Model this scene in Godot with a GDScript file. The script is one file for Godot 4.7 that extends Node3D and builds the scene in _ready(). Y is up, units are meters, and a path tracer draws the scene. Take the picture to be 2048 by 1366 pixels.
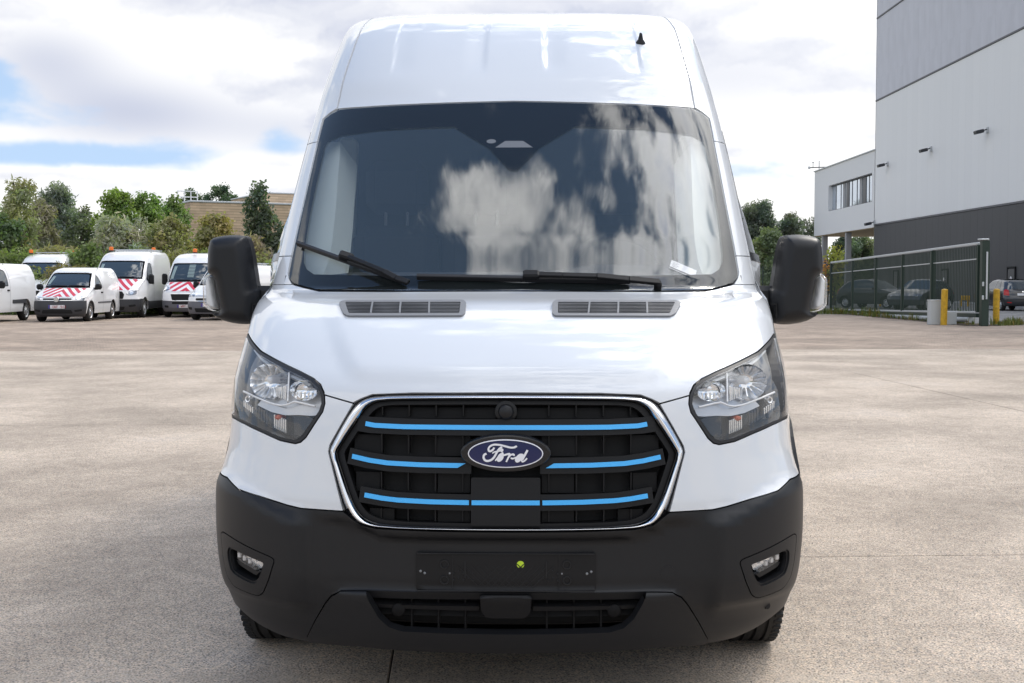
extends Node3D
# A white high-roof electric van on a concrete yard; parked work vans and trees behind it at the left,
# a tall clad warehouse, sliding gate and dark hatchbacks at the right.

const EYE := 1.31
var M := {}
var noise_a := FastNoiseLite.new()
var noise_b := FastNoiseLite.new()
var taken := {}

func _ready():
	var cam := Camera3D.new()
	cam.name = "camera"
	cam.fov = 2.0 * rad_to_deg(atan(683.0 / 2550.0))
	cam.near = 0.05
	cam.far = 1200.0
	cam.position = Vector3(0, EYE, 0)
	cam.rotation.x = -atan(119.0 / 2550.0)
	cam.current = true
	add_child(cam)
	var sun := DirectionalLight3D.new()
	sun.name = "sun"
	sun.light_energy = 0.42
	sun.light_angular_distance = 11.0
	sun.light_color = Color(1.0, 0.965, 0.91)
	sun.shadow_enabled = true
	add_child(sun)
	sun.look_at_from_position(SUN_DIR * 50.0, Vector3.ZERO, Vector3.UP)
	var we := WorldEnvironment.new()
	we.name = "environment"
	var env := Environment.new()
	env.background_mode = Environment.BG_SKY
	env.tonemap_mode = Environment.TONE_MAPPER_LINEAR
	env.tonemap_exposure = 1.04
	env.sdfgi_enabled = true
	env.ssao_enabled = true
	env.ssil_enabled = true
	var sky := Sky.new()
	var pm := PanoramaSkyMaterial.new()
	pm.panorama = make_sky()
	sky.sky_material = pm
	env.sky = sky
	we.environment = env
	add_child(we)
	noise_a.seed = 11
	noise_a.frequency = 1.0
	noise_a.fractal_octaves = 4
	noise_b.seed = 37
	noise_b.frequency = 1.0
	noise_b.fractal_octaves = 2
	make_materials()
	build_ground()
	build_warehouse()
	build_brick_building()
	build_trees()
	build_gate()
	build_hero_van()
	build_parked_vans()
	build_cars()
	build_small_things()

const SUN_DIR := Vector3(0.40, 0.70, -0.59)

# ---------------------------------------------------------------- sky
var cl := FastNoiseLite.new()
var cl2 := FastNoiseLite.new()

func g2(az: float, el: float, a0: float, e0: float, ra: float, re: float) -> float:
	var x := (az - a0) / ra
	var y := (el - e0) / re
	return exp(-x * x - y * y)

func sky_at(d: Vector3) -> Vector3:
	var el := rad_to_deg(asin(clampf(d.y, -1, 1)))
	var az := rad_to_deg(atan2(d.x, -d.z))
	var y: float = maxf(d.y, 0.0)
	var blue := Vector3(0.46, 0.66, 0.96).lerp(Vector3(0.10, 0.20, 0.46), pow(y, 0.5))
	blue = blue.lerp(Vector3(0.56, 0.75, 1.0), exp(-y * 2.6))
	var p := Vector2(d.x, -d.z) / (y + 0.16)
	var n := cl.get_noise_2d(p.x * 0.62 + 3.0, p.y * 0.62) * 1.05
	n += cl2.get_noise_2d(p.x * 2.4, p.y * 2.4 + 7.0) * 0.34
	var near := 1.0 - smoothstep(14.0, 32.0, el)
	var front := near * (1.0 - smoothstep(40.0, 60.0, absf(az)))
	var bias := 0.13 + 0.30 * front
	# the cloud layout in front of the lens: a big bank upper left, blue band under it, white deck at the right
	var f := 0.55 * g2(az, el, -16.0, 10.0, 11.0, 3.4) + 0.45 * g2(az, el, 9.0, 7.0, 14.0, 6.0) + 0.35 * g2(az, el, -3.0, 11.0, 8.0, 5.0)
	f -= 1.15 * g2(az, el, -14.0, 5.25, 9.5, 1.1) + 0.9 * g2(az, el, -22.4, 8.4, 1.4, 0.9) + 0.85 * g2(az, el, -14.0, 8.9, 1.3, 0.55) + 0.5 * g2(az, el, 12.6, 8.0, 2.0, 0.35) + 0.6 * g2(az, el, -10.2, 6.4, 1.2, 1.2)
	f += 1.5 * g2(az, el, -10.8, 5.0, 1.9, 0.55) + 0.8 * g2(az, el, -19.5, 4.5, 3.6, 0.45) + 0.75 * g2(az, el, -21.0, 6.1, 3.5, 0.5) + 0.5 * g2(az, el, -12.0, 2.6, 14.0, 1.0)
	n += f * front
	# overhead: clear to the left, ragged cloud to the right
	var over := smoothstep(0.56, 0.74, y)
	var rag := cl.get_noise_2d(d.x * 3.0 + 20.0, d.z * 7.5) * 0.95 + cl2.get_noise_2d(d.x * 12.0, d.z * 15.0 + 3.0) * 0.44
	rag += lerpf(-0.62, 0.02, smoothstep(-0.26, 0.0, d.x)) + 0.22 * smoothstep(0.24, 0.42, d.x)
	rag -= 0.50 * smoothstep(-0.15, -0.24, d.z) * smoothstep(0.30, 0.14, d.x) * smoothstep(-0.9, -0.3, d.z)
	n = lerpf(n, rag, over)
	var c := smoothstep(lerpf(-0.10, -0.20, over) - 0.16 * front, lerpf(0.20, 0.50, over) + 0.16 * front, n + bias)
	var thick := smoothstep(0.18, 0.75, n + bias)
	var base := cl.get_noise_2d(p.x * 0.9 + 40.0, p.y * 0.9 + 11.0)
	var g := clampf(thick * (0.32 + base * 1.5), 0.0, 1.0)
	g = maxf(g, front * (0.95 * g2(az, el, -16.6, 7.2, 4.6, 1.5) + 0.75 * g2(az, el, -20.0, 9.3, 3.0, 1.4) + 0.55 * g2(az, el, -9.0, 6.6, 4.0, 1.2) + 0.5 * g2(az, el, 9.5, 9.0, 6.0, 1.5)))
	var lit := Vector3(1.10, 1.095, 1.085).lerp(Vector3(0.60, 0.64, 0.77), clampf(g, 0.0, 1.0))
	var toward := acos(clampf(d.dot(SUN_DIR.normalized()), -1.0, 1.0))
	lit *= (1.0 + 2.2 * smoothstep(0.40, 0.95, y)) * (1.0 + 1.1 * exp(-pow(toward / 0.36, 2.0)))
	blue *= 1.0 + 0.6 * exp(-pow(toward / 0.4, 2.0))
	return blue.lerp(lit, c)

func dir_at(u: float, v: float) -> Vector3:
	var el := (0.5 - v) * PI
	var az := u * TAU
	return Vector3(sin(az) * cos(el), sin(el), -cos(az) * cos(el))

func make_sky() -> ImageTexture:
	cl.seed = 5
	cl.frequency = 1.0
	cl.noise_type = FastNoiseLite.TYPE_SIMPLEX_SMOOTH
	cl.fractal_octaves = 6
	cl.fractal_gain = 0.52
	cl.domain_warp_enabled = true
	cl.domain_warp_frequency = 0.9
	cl.domain_warp_amplitude = 0.35
	cl2.seed = 9
	cl2.frequency = 1.0
	cl2.fractal_octaves = 4
	var w := 1536
	var h := 768
	var data := PackedFloat32Array()
	data.resize(w * h * 3)
	data.fill(0.42)
	for j in range(0, h / 2 + 3):
		for i in w:
			var s := sky_at(dir_at((i + 0.5) / w, (j + 0.5) / h))
			var k := (j * w + i) * 3
			data[k] = s.x
			data[k + 1] = s.y
			data[k + 2] = s.z
	var im := Image.create_from_data(w, h, false, Image.FORMAT_RGBF, data.to_byte_array())
	im.resize(4096, 2048, Image.INTERPOLATE_CUBIC)
	for j in range(1024 - 190, 1024):
		for i in range(-300, 300):
			var s := sky_at(dir_at((i + 0.5) / 4096.0, (j + 0.5) / 2048.0))
			im.set_pixel(posmod(i, 4096), j, Color(s.x, s.y, s.z))
	return ImageTexture.create_from_image(im)

# ---------------------------------------------------------------- naming and nodes
func numbered(called: String) -> String:
	if not taken.has(called):
		taken[called] = 0
		return called
	taken[called] += 1
	return "%s_%03d" % [called, taken[called]]

func tag(o: Node, label: String, category: String, group := "", kind := ""):
	if label: o.set_meta("label", label)
	if category: o.set_meta("category", category)
	if group: o.set_meta("group", group)
	if kind: o.set_meta("kind", kind)
	return o

func thing(called: String, label: String, category: String, at := Vector3.ZERO, turn := 0.0, group := "") -> Node3D:
	var o := Node3D.new()
	o.name = numbered(called)
	add_child(o)
	o.position = at
	o.rotation.y = turn
	tag(o, label, category, group)
	return o

func part(parent: Node, called: String, st: SurfaceTool, m: Material) -> MeshInstance3D:
	return part_mesh(parent, called, st.commit(), m)

func part_mesh(parent: Node, called: String, mesh: Mesh, m: Material) -> MeshInstance3D:
	var o := MeshInstance3D.new()
	o.name = numbered(called) if parent == self else called
	o.mesh = mesh
	o.material_override = m
	parent.add_child(o, true)
	return o

func structure(called: String, st: SurfaceTool, m: Material) -> MeshInstance3D:
	var o := part(self, called, st, m)
	o.set_meta("kind", "structure")
	return o

func begin() -> SurfaceTool:
	var st := SurfaceTool.new()
	st.begin(Mesh.PRIMITIVE_TRIANGLES)
	return st

func tri(st: SurfaceTool, a: Vector3, b: Vector3, c: Vector3, na: Vector3, nb: Vector3, nc: Vector3):
	if (b - a).cross(c - a).dot(na + nb + nc) > 0.0:
		var t := b
		b = c
		c = t
		t = nb
		nb = nc
		nc = t
	st.set_normal(na)
	st.add_vertex(a)
	st.set_normal(nb)
	st.add_vertex(b)
	st.set_normal(nc)
	st.add_vertex(c)

func quad(st: SurfaceTool, a: Vector3, b: Vector3, c: Vector3, d: Vector3, out := Vector3.ZERO):
	var n := (b - a).cross(c - a)
	if n.length_squared() < 1e-16: n = (c - a).cross(d - a)
	n = n.normalized()
	if out != Vector3.ZERO and n.dot(out) < 0.0: n = -n
	tri(st, a, b, c, n, n, n)
	tri(st, a, c, d, n, n, n)

# a box with small chamfers on all edges
func box(st: SurfaceTool, c: Vector3, size: Vector3, r := 0.0, bs := Basis.IDENTITY):
	var h := size * 0.5
	r = minf(r, minf(h.x, minf(h.y, h.z)) * 0.98)
	var put := func(v: Vector3) -> Vector3: return c + bs * v
	for ax in 3:
		var u := (ax + 1) % 3
		var w := (ax + 2) % 3
		for s in [-1.0, 1.0]:
			var q := []
			for k in [[-1, -1], [1, -1], [1, 1], [-1, 1]]:
				var v := Vector3.ZERO
				v[ax] = s * h[ax]
				v[u] = k[0] * (h[u] - r)
				v[w] = k[1] * (h[w] - r)
				q.append(put.call(v))
			var n := Vector3.ZERO
			n[ax] = s
			quad(st, q[0], q[1], q[2], q[3], bs * n)
	if r <= 0.0: return
	for ax in 3:
		var u := (ax + 1) % 3
		var w := (ax + 2) % 3
		for su in [-1.0, 1.0]:
			for sw in [-1.0, 1.0]:
				var q := []
				for k in [[-1, 0], [1, 0], [1, 1], [-1, 1]]:
					var v := Vector3.ZERO
					v[ax] = k[0] * (h[ax] - r)
					v[u] = su * (h[u] - (r if k[1] == 1 else 0.0))
					v[w] = sw * (h[w] - (0.0 if k[1] == 1 else r))
					q.append(put.call(v))
				var n := Vector3.ZERO
				n[u] = su
				n[w] = sw
				quad(st, q[0], q[1], q[2], q[3], bs * n)
	for sx in [-1.0, 1.0]:
		for sy in [-1.0, 1.0]:
			for sz in [-1.0, 1.0]:
				var a: Vector3 = put.call(Vector3(sx * h.x, sy * (h.y - r), sz * (h.z - r)))
				var b: Vector3 = put.call(Vector3(sx * (h.x - r), sy * h.y, sz * (h.z - r)))
				var d: Vector3 = put.call(Vector3(sx * (h.x - r), sy * (h.y - r), sz * h.z))
				var n := bs * Vector3(sx, sy, sz).normalized()
				tri(st, a, b, d, n, n, n)

func bar(st: SurfaceTool, a: Vector3, b: Vector3, w: float, h: float, r := 0.0, up := Vector3.UP):
	var z := (b - a).normalized()
	if absf(z.dot(up)) > 0.97: up = Vector3.RIGHT
	var x := up.cross(z).normalized()
	box(st, (a + b) * 0.5, Vector3(w, h, a.distance_to(b)), r, Basis(x, z.cross(x), z))

# a round tube along points
func tube(st: SurfaceTool, pts: Array, radius: float, sides := 8, radius_end := -1.0, caps := true):
	var rings := []
	var x := Vector3.ZERO
	for i in pts.size():
		var z: Vector3 = (pts[mini(i + 1, pts.size() - 1)] - pts[maxi(i - 1, 0)]).normalized()
		if x == Vector3.ZERO: x = (Vector3.UP if absf(z.y) < 0.9 else Vector3.RIGHT).cross(z).normalized()
		x = (x - z * x.dot(z)).normalized()
		var y := z.cross(x)
		var r := radius if radius_end < 0.0 else lerpf(radius, radius_end, float(i) / (pts.size() - 1))
		var ring := []
		for k in sides:
			var a := TAU * k / sides
			var n := x * cos(a) + y * sin(a)
			ring.append([pts[i] + n * r, n])
		rings.append(ring)
	for i in pts.size() - 1:
		for k in sides:
			var k2 := (k + 1) % sides
			var a: Array = rings[i][k]
			var b: Array = rings[i][k2]
			var c: Array = rings[i + 1][k2]
			var d: Array = rings[i + 1][k]
			tri(st, a[0], b[0], c[0], a[1], b[1], c[1])
			tri(st, a[0], c[0], d[0], a[1], c[1], d[1])
	if caps:
		for e in [0, pts.size() - 1]:
			var n: Vector3 = (pts[0] - pts[1]).normalized() if e == 0 else (pts[e] - pts[e - 1]).normalized()
			for k in range(1, sides - 1):
				tri(st, rings[e][0][0], rings[e][k][0], rings[e][k + 1][0], n, n, n)

# profile of (radius, height) turned round the axis of the basis' y
func lathe(st: SurfaceTool, prof: Array, at: Vector3, bs := Basis.IDENTITY, n := 24, smooth := true):
	for i in prof.size() - 1:
		var p: Vector2 = prof[i]
		var q: Vector2 = prof[i + 1]
		if p.distance_to(q) < 1e-6: continue
		var t := (q - p).normalized()
		var nn := Vector2(t.y, -t.x)
		var n0 := nn
		var n1 := nn
		if smooth:
			if i > 0:
				var t0: Vector2 = (p - prof[i - 1]).normalized()
				if t0.dot(t) > 0.6: n0 = (nn + Vector2(t0.y, -t0.x)).normalized()
			if i < prof.size() - 2:
				var t1: Vector2 = (prof[i + 2] - q).normalized()
				if t1.dot(t) > 0.6: n1 = (nn + Vector2(t1.y, -t1.x)).normalized()
		for k in n:
			var a := TAU * k / n
			var b := TAU * (k + 1) / n
			var da := Vector3(cos(a), 0, sin(a))
			var db := Vector3(cos(b), 0, sin(b))
			var up := Vector3.UP
			var v := [at + bs * (da * p.x + up * p.y), at + bs * (db * p.x + up * p.y), at + bs * (db * q.x + up * q.y), at + bs * (da * q.x + up * q.y)]
			var m := [bs * (da * n0.x + up * n0.y), bs * (db * n0.x + up * n0.y), bs * (db * n1.x + up * n1.y), bs * (da * n1.x + up * n1.y)]
			if p.x > 1e-6: tri(st, v[0], v[1], v[2], m[0], m[1], m[2])
			if q.x > 1e-6: tri(st, v[0], v[2], v[3], m[0], m[2], m[3])

# ---------------------------------------------------------------- polygons
func pts(a: Array) -> PackedVector2Array:
	var o := PackedVector2Array()
	for i in range(0, a.size(), 2): o.append(Vector2(a[i], a[i + 1]))
	return o

func mirrored(p: PackedVector2Array) -> PackedVector2Array:
	var o := PackedVector2Array()
	for i in range(p.size() - 1, -1, -1): o.append(Vector2(-p[i].x, p[i].y))
	return o

# a right half from the top centre round to the bottom centre, closed by its mirror image
func sym(a: Array) -> PackedVector2Array:
	var p := pts(a)
	var o := p.duplicate()
	for i in range(p.size() - 1, -1, -1):
		if absf(p[i].x) > 1e-4: o.append(Vector2(-p[i].x, p[i].y))
	return o

func ellipse(c: Vector2, rx: float, ry: float, n := 32) -> PackedVector2Array:
	var o := PackedVector2Array()
	for k in n: o.append(c + Vector2(cos(TAU * k / n) * rx, sin(TAU * k / n) * ry))
	return o

func rounded(p: PackedVector2Array, r: float, steps := 4) -> PackedVector2Array:
	var o := PackedVector2Array()
	var n := p.size()
	for i in n:
		var a := p[(i + n - 1) % n]
		var b := p[i]
		var c := p[(i + 1) % n]
		var ra: float = minf(r, a.distance_to(b) * 0.45)
		var rc: float = minf(r, c.distance_to(b) * 0.45)
		var s := b + (a - b).normalized() * ra
		var e := b + (c - b).normalized() * rc
		for k in steps + 1:
			var t := float(k) / steps
			o.append(s.lerp(b, t).lerp(b.lerp(e, t), t))
	return o

func inset(p: PackedVector2Array, d: float) -> PackedVector2Array:
	var r := Geometry2D.offset_polygon(p, -d, Geometry2D.JOIN_MITER)
	return r[0] if r.size() else p

func densify(p: PackedVector2Array, step: float, closed := true) -> PackedVector2Array:
	var o := PackedVector2Array()
	var n := p.size()
	for i in (n if closed else n - 1):
		var a := p[i]
		var b := p[(i + 1) % n]
		var k := maxi(1, int(ceil(a.distance_to(b) / step)))
		for j in k: o.append(a.lerp(b, float(j) / k))
	if not closed: o.append(p[n - 1])
	return o

# flat polygon with thickness in a plane: at + x*ex + y*ey, front towards ez
func plate(st: SurfaceTool, p: PackedVector2Array, at: Vector3, bs: Basis, thick: float):
	var idx := Geometry2D.triangulate_polygon(p)
	var n := bs.z.normalized()
	for i in range(0, idx.size(), 3):
		var v := []
		for k in 3: v.append(at + bs * Vector3(p[idx[i + k]].x, p[idx[i + k]].y, 0))
		tri(st, v[0], v[1], v[2], n, n, n)
		if thick > 0.0: tri(st, v[0] - n * thick, v[1] - n * thick, v[2] - n * thick, -n, -n, -n)
	if thick <= 0.0: return
	var ccw := 1.0 if not Geometry2D.is_polygon_clockwise(p) else -1.0
	for i in p.size():
		var a := p[i]
		var b := p[(i + 1) % p.size()]
		var e := (b - a).normalized()
		var va := at + bs * Vector3(a.x, a.y, 0)
		var vb := at + bs * Vector3(b.x, b.y, 0)
		quad(st, va, vb, vb - n * thick, va - n * thick, bs * Vector3(e.y * ccw, -e.x * ccw, 0))

# ---------------------------------------------------------------- vehicle skins
# The front of a vehicle is a depth field over its front view (x, y); its sides run back from the corner.
class Shell:
	var y0 := 0.1
	var y1 := 2.8
	var n := 5000
	var lp: PackedFloat32Array
	var lw: PackedFloat32Array
	var ld: PackedFloat32Array
	var lk: PackedFloat32Array
	var lf: PackedFloat32Array
	var flare := 0.95
	var high_flare := 0.8
	var extra = null
	func _init(tp: Array, tw: Array, td: Array, tk: Array, tf: Array, fl := 0.95, lo := 0.1, hi := 2.8):
		y0 = lo
		y1 = hi
		flare = fl
		lp = lut(tp)
		lw = lut(tw)
		ld = lut(td)
		lk = lut(tk)
		lf = lut(tf)
	func lut(t: Array) -> PackedFloat32Array:
		var c := t.size() / 2
		var d := []
		for i in c - 1: d.append((t[2 * i + 3] - t[2 * i + 1]) / (t[2 * i + 2] - t[2 * i]))
		var m := [d[0]]
		for i in range(1, c - 1):
			if d[i - 1] * d[i] <= 0.0:
				m.append(0.0)
			else:
				var h0: float = t[2 * i] - t[2 * i - 2]
				var h1: float = t[2 * i + 2] - t[2 * i]
				m.append((3.0 * (h0 + h1)) / ((2.0 * h1 + h0) / d[i - 1] + (h1 + 2.0 * h0) / d[i]))
		m.append(d[c - 2])
		var o := PackedFloat32Array()
		var i := 0
		for q in n + 1:
			var y: float = clampf(y0 + (y1 - y0) * q / n, t[0], t[2 * c - 2])
			while i < c - 2 and y > t[2 * i + 2]: i += 1
			var h: float = t[2 * i + 2] - t[2 * i]
			var s: float = (y - t[2 * i]) / h
			var s2 := s * s
			var s3 := s2 * s
			o.append((2 * s3 - 3 * s2 + 1) * t[2 * i + 1] + (s3 - 2 * s2 + s) * h * m[i] + (3 * s2 - 2 * s3) * t[2 * i + 3] + (s3 - s2) * h * m[i + 1])
		return o
	func at(a: PackedFloat32Array, y: float) -> float:
		var f: float = clampf((y - y0) / (y1 - y0) * n, 0.0, n - 0.001)
		var i := int(f)
		return lerpf(a[i], a[i + 1], f - i)
	func depth(x: float, y: float) -> float:
		var t: float = minf(absf(x) / at(lw, y), 1.0)
		var b := at(lp, y) + at(ld, y) * (1.0 - sqrt(maxf(0.0, 1.0 - pow(t, at(lk, y)))))
		if extra != null: b += extra.call(x, y)
		return b
	func front(q: Vector2) -> Vector3:
		var u := clampf(q.x, -1.0, 1.0)
		var v := 1.0 - absf(u)
		var x := signf(u) * (1.0 - v * v) * at(lw, q.y)
		return Vector3(x, q.y, -depth(x, q.y))
	func corner(y: float) -> float:
		return at(lp, y) + at(ld, y)
	func wide(b: float, y: float) -> float:
		var e: float = 1.0 - clampf((b - corner(y)) / lerpf(flare, high_flare, smoothstep(1.18, 1.38, y)), 0.0, 1.0)
		return lerpf(at(lf, y), at(lw, y), e * e)
	func right(q: Vector2) -> Vector3:
		var b: float = maxf(q.x, corner(q.y))
		return Vector3(wide(b, q.y), q.y, -b)
	func left(q: Vector2) -> Vector3:
		var p := right(q)
		return Vector3(-p.x, p.y, p.z)
	func to_u(p: PackedVector2Array) -> PackedVector2Array:
		var o := PackedVector2Array()
		for v in p:
			var t: float = minf(absf(v.x) / at(lw, v.y), 1.0)
			o.append(Vector2(signf(v.x) * (1.0 - sqrt(1.0 - t)), v.y))
		return o

func normal_of(f: Callable, q: Vector2, flip: float) -> Vector3:
	var e := 0.006
	var a := Vector2(minf(q.x + e, 0.9995) if flip == 2.0 else q.x + e, q.y)
	var b := Vector2(maxf(q.x - e, -0.9995) if flip == 2.0 else q.x - e, q.y)
	var ds: Vector3 = f.call(a) - f.call(b)
	var dt: Vector3 = f.call(q + Vector2(0, 0.007)) - f.call(q - Vector2(0, 0.007))
	if ds.length_squared() < 1e-12: ds = f.call(q + Vector2(0.2, 0)) - f.call(q)
	var n := ds.cross(dt)
	if flip == -1.0: n = -n
	return n.normalized()

# cuts a polygon out of a surface f(s, t) into cells and lays it on, lifted by off along the normal, its edges turned in by skirt
func patch(st: SurfaceTool, f: Callable, poly: PackedVector2Array, holes: Array, ds: float, dt: float, off: float, skirt: float, flip: float):
	var lo := poly[0]
	var hi := poly[0]
	for v in poly:
		lo = lo.min(v)
		hi = hi.max(v)
	var memo := {}
	var vert := func(q: Vector2) -> Array:
		var key := Vector2i(roundi(q.x * 20000.0), roundi(q.y * 20000.0))
		if not memo.has(key):
			var nn := normal_of(f, q, flip)
			memo[key] = [f.call(q) + nn * off, nn]
		return memo[key]
	var rows := int(ceil((hi.y - lo.y) / dt))
	for j in rows:
		var ya := lo.y + j * dt
		var yb := minf(ya + dt, hi.y)
		var strip := PackedVector2Array([Vector2(lo.x - 1, ya), Vector2(hi.x + 1, ya), Vector2(hi.x + 1, yb), Vector2(lo.x - 1, yb)])
		for piece in Geometry2D.intersect_polygons(poly, strip):
			var pl := hi.x
			var pr := lo.x
			for v in piece:
				pl = minf(pl, v.x)
				pr = maxf(pr, v.x)
			for i in range(int(floor((pl - lo.x) / ds)), int(ceil((pr - lo.x) / ds))):
				var xa := lo.x + i * ds
				var cell := PackedVector2Array([Vector2(xa, ya), Vector2(xa + ds, ya), Vector2(xa + ds, yb), Vector2(xa, yb)])
				var left_over := Geometry2D.intersect_polygons(piece, cell)
				for hole in holes:
					var next: Array[PackedVector2Array] = []
					for r in left_over: next.append_array(Geometry2D.clip_polygons(r, hole))
					left_over = next
				for r in left_over:
					if r.size() < 3 or Geometry2D.is_polygon_clockwise(r) and holes.size() and r.size() > 2 and false: continue
					var idx := Geometry2D.triangulate_polygon(r)
					for k in range(0, idx.size(), 3):
						var a: Array = vert.call(r[idx[k]])
						var b: Array = vert.call(r[idx[k + 1]])
						var c: Array = vert.call(r[idx[k + 2]])
						tri(st, a[0], b[0], c[0], a[1], b[1], c[1])
	if skirt != 0.0:
		for loop in [poly] + holes:
			for i in loop.size():
				var mid: Vector2 = (loop[i] + loop[(i + 1) % loop.size()]) * 0.5
				if loop == poly:
					var cut := false
					for h in holes: cut = cut or Geometry2D.is_point_in_polygon(mid, h)
					if cut: continue
				elif not Geometry2D.is_point_in_polygon(mid, poly): continue
				var a: Array = vert.call(loop[i])
				var b: Array = vert.call(loop[(i + 1) % loop.size()])
				quad(st, a[0], b[0], b[0] - b[1] * skirt, a[0] - a[1] * skirt)

func on_front(sh: Shell, p: PackedVector2Array, holes: Array, off: float, skirt: float, st = null, ds := 0.03, dt := 0.022) -> SurfaceTool:
	if st == null: st = begin()
	var hs := []
	for h in holes: hs.append(sh.to_u(densify(h, 0.02)))
	patch(st, sh.front, sh.to_u(densify(p, 0.02)), hs, ds, dt, off, skirt, 2.0)
	return st

func on_side(sh: Shell, p: PackedVector2Array, holes: Array, side: float, off: float, skirt: float, st = null, ds := 0.12, dt := 0.06) -> SurfaceTool:
	if st == null: st = begin()
	var hs := []
	for h in holes: hs.append(densify(h, 0.05))
	if side > 0.0: patch(st, sh.right, densify(p, 0.06), hs, ds, dt, off, skirt, 1.0)
	else: patch(st, sh.left, densify(p, 0.06), hs, ds, dt, off, skirt, -1.0)
	return st

# lettering
func letters(parent: Node, called: String, text: String, height: float, at: Vector3, bs: Basis, m: Material, font := "Droid Sans", bold := true) -> MeshInstance3D:
	var tm := TextMesh.new()
	var f := SystemFont.new()
	f.font_names = PackedStringArray([font])
	if bold: f.font_weight = 700
	tm.font = f
	tm.text = text
	tm.font_size = 64
	tm.pixel_size = height / 64.0 * 1.35
	tm.depth = 0.004
	tm.curve_step = 2.0
	var o := part_mesh(parent, called, tm, m)
	o.transform = Transform3D(bs, at)
	return o

# ---------------------------------------------------------------- materials
func lin(r: float, g: float, b: float, a := 1.0) -> Color:
	var c := Color(r, g, b).linear_to_srgb()
	c.a = a
	return c

func mat(r: float, g: float, b: float, rough := 0.6, metal := 0.0) -> StandardMaterial3D:
	var m := StandardMaterial3D.new()
	m.albedo_color = lin(r, g, b)
	m.roughness = rough
	m.metallic = metal
	m.cull_mode = BaseMaterial3D.CULL_DISABLED
	return m

func glass(r: float, g: float, b: float, a: float) -> StandardMaterial3D:
	var m := mat(r, g, b, 0.0)
	m.albedo_color.a = a
	m.transparency = BaseMaterial3D.TRANSPARENCY_ALPHA
	m.metallic_specular = 0.5
	return m

func paint(r: float, g: float, b: float) -> StandardMaterial3D:
	var m := mat(r, g, b, 0.38)
	m.clearcoat_enabled = true
	m.clearcoat = 1.0
	m.clearcoat_roughness = 0.03
	return m

func grain(seed_: int, freq: float, octaves: int, size: int, type := FastNoiseLite.TYPE_SIMPLEX_SMOOTH) -> PackedByteArray:
	var f := FastNoiseLite.new()
	f.seed = seed_
	f.frequency = freq
	f.fractal_octaves = octaves
	f.noise_type = type
	return f.get_seamless_image(size, size).get_data()

func colour_map(size: int, pick: Callable) -> ImageTexture:
	var d := PackedByteArray()
	d.resize(size * size * 3)
	for i in size * size:
		var c: Vector3 = pick.call(i)
		d[i * 3] = clampi(int(c.x), 0, 255)
		d[i * 3 + 1] = clampi(int(c.y), 0, 255)
		d[i * 3 + 2] = clampi(int(c.z), 0, 255)
	return ImageTexture.create_from_image(Image.create_from_data(size, size, false, Image.FORMAT_RGB8, d))

func world_mapped(m: StandardMaterial3D, tex: Texture2D, tile: float):
	m.albedo_texture = tex
	m.uv1_triplanar = true
	m.uv1_world_triplanar = true
	m.uv1_scale = Vector3.ONE / tile

func detailed(m: StandardMaterial3D, tex: Texture2D, tile: float):
	m.detail_enabled = true
	m.detail_blend_mode = BaseMaterial3D.BLEND_MODE_MUL
	m.detail_albedo = tex
	m.detail_uv_layer = BaseMaterial3D.DETAIL_UV_2
	m.uv2_triplanar = true
	m.uv2_world_triplanar = true
	m.uv2_scale = Vector3.ONE / tile

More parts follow.
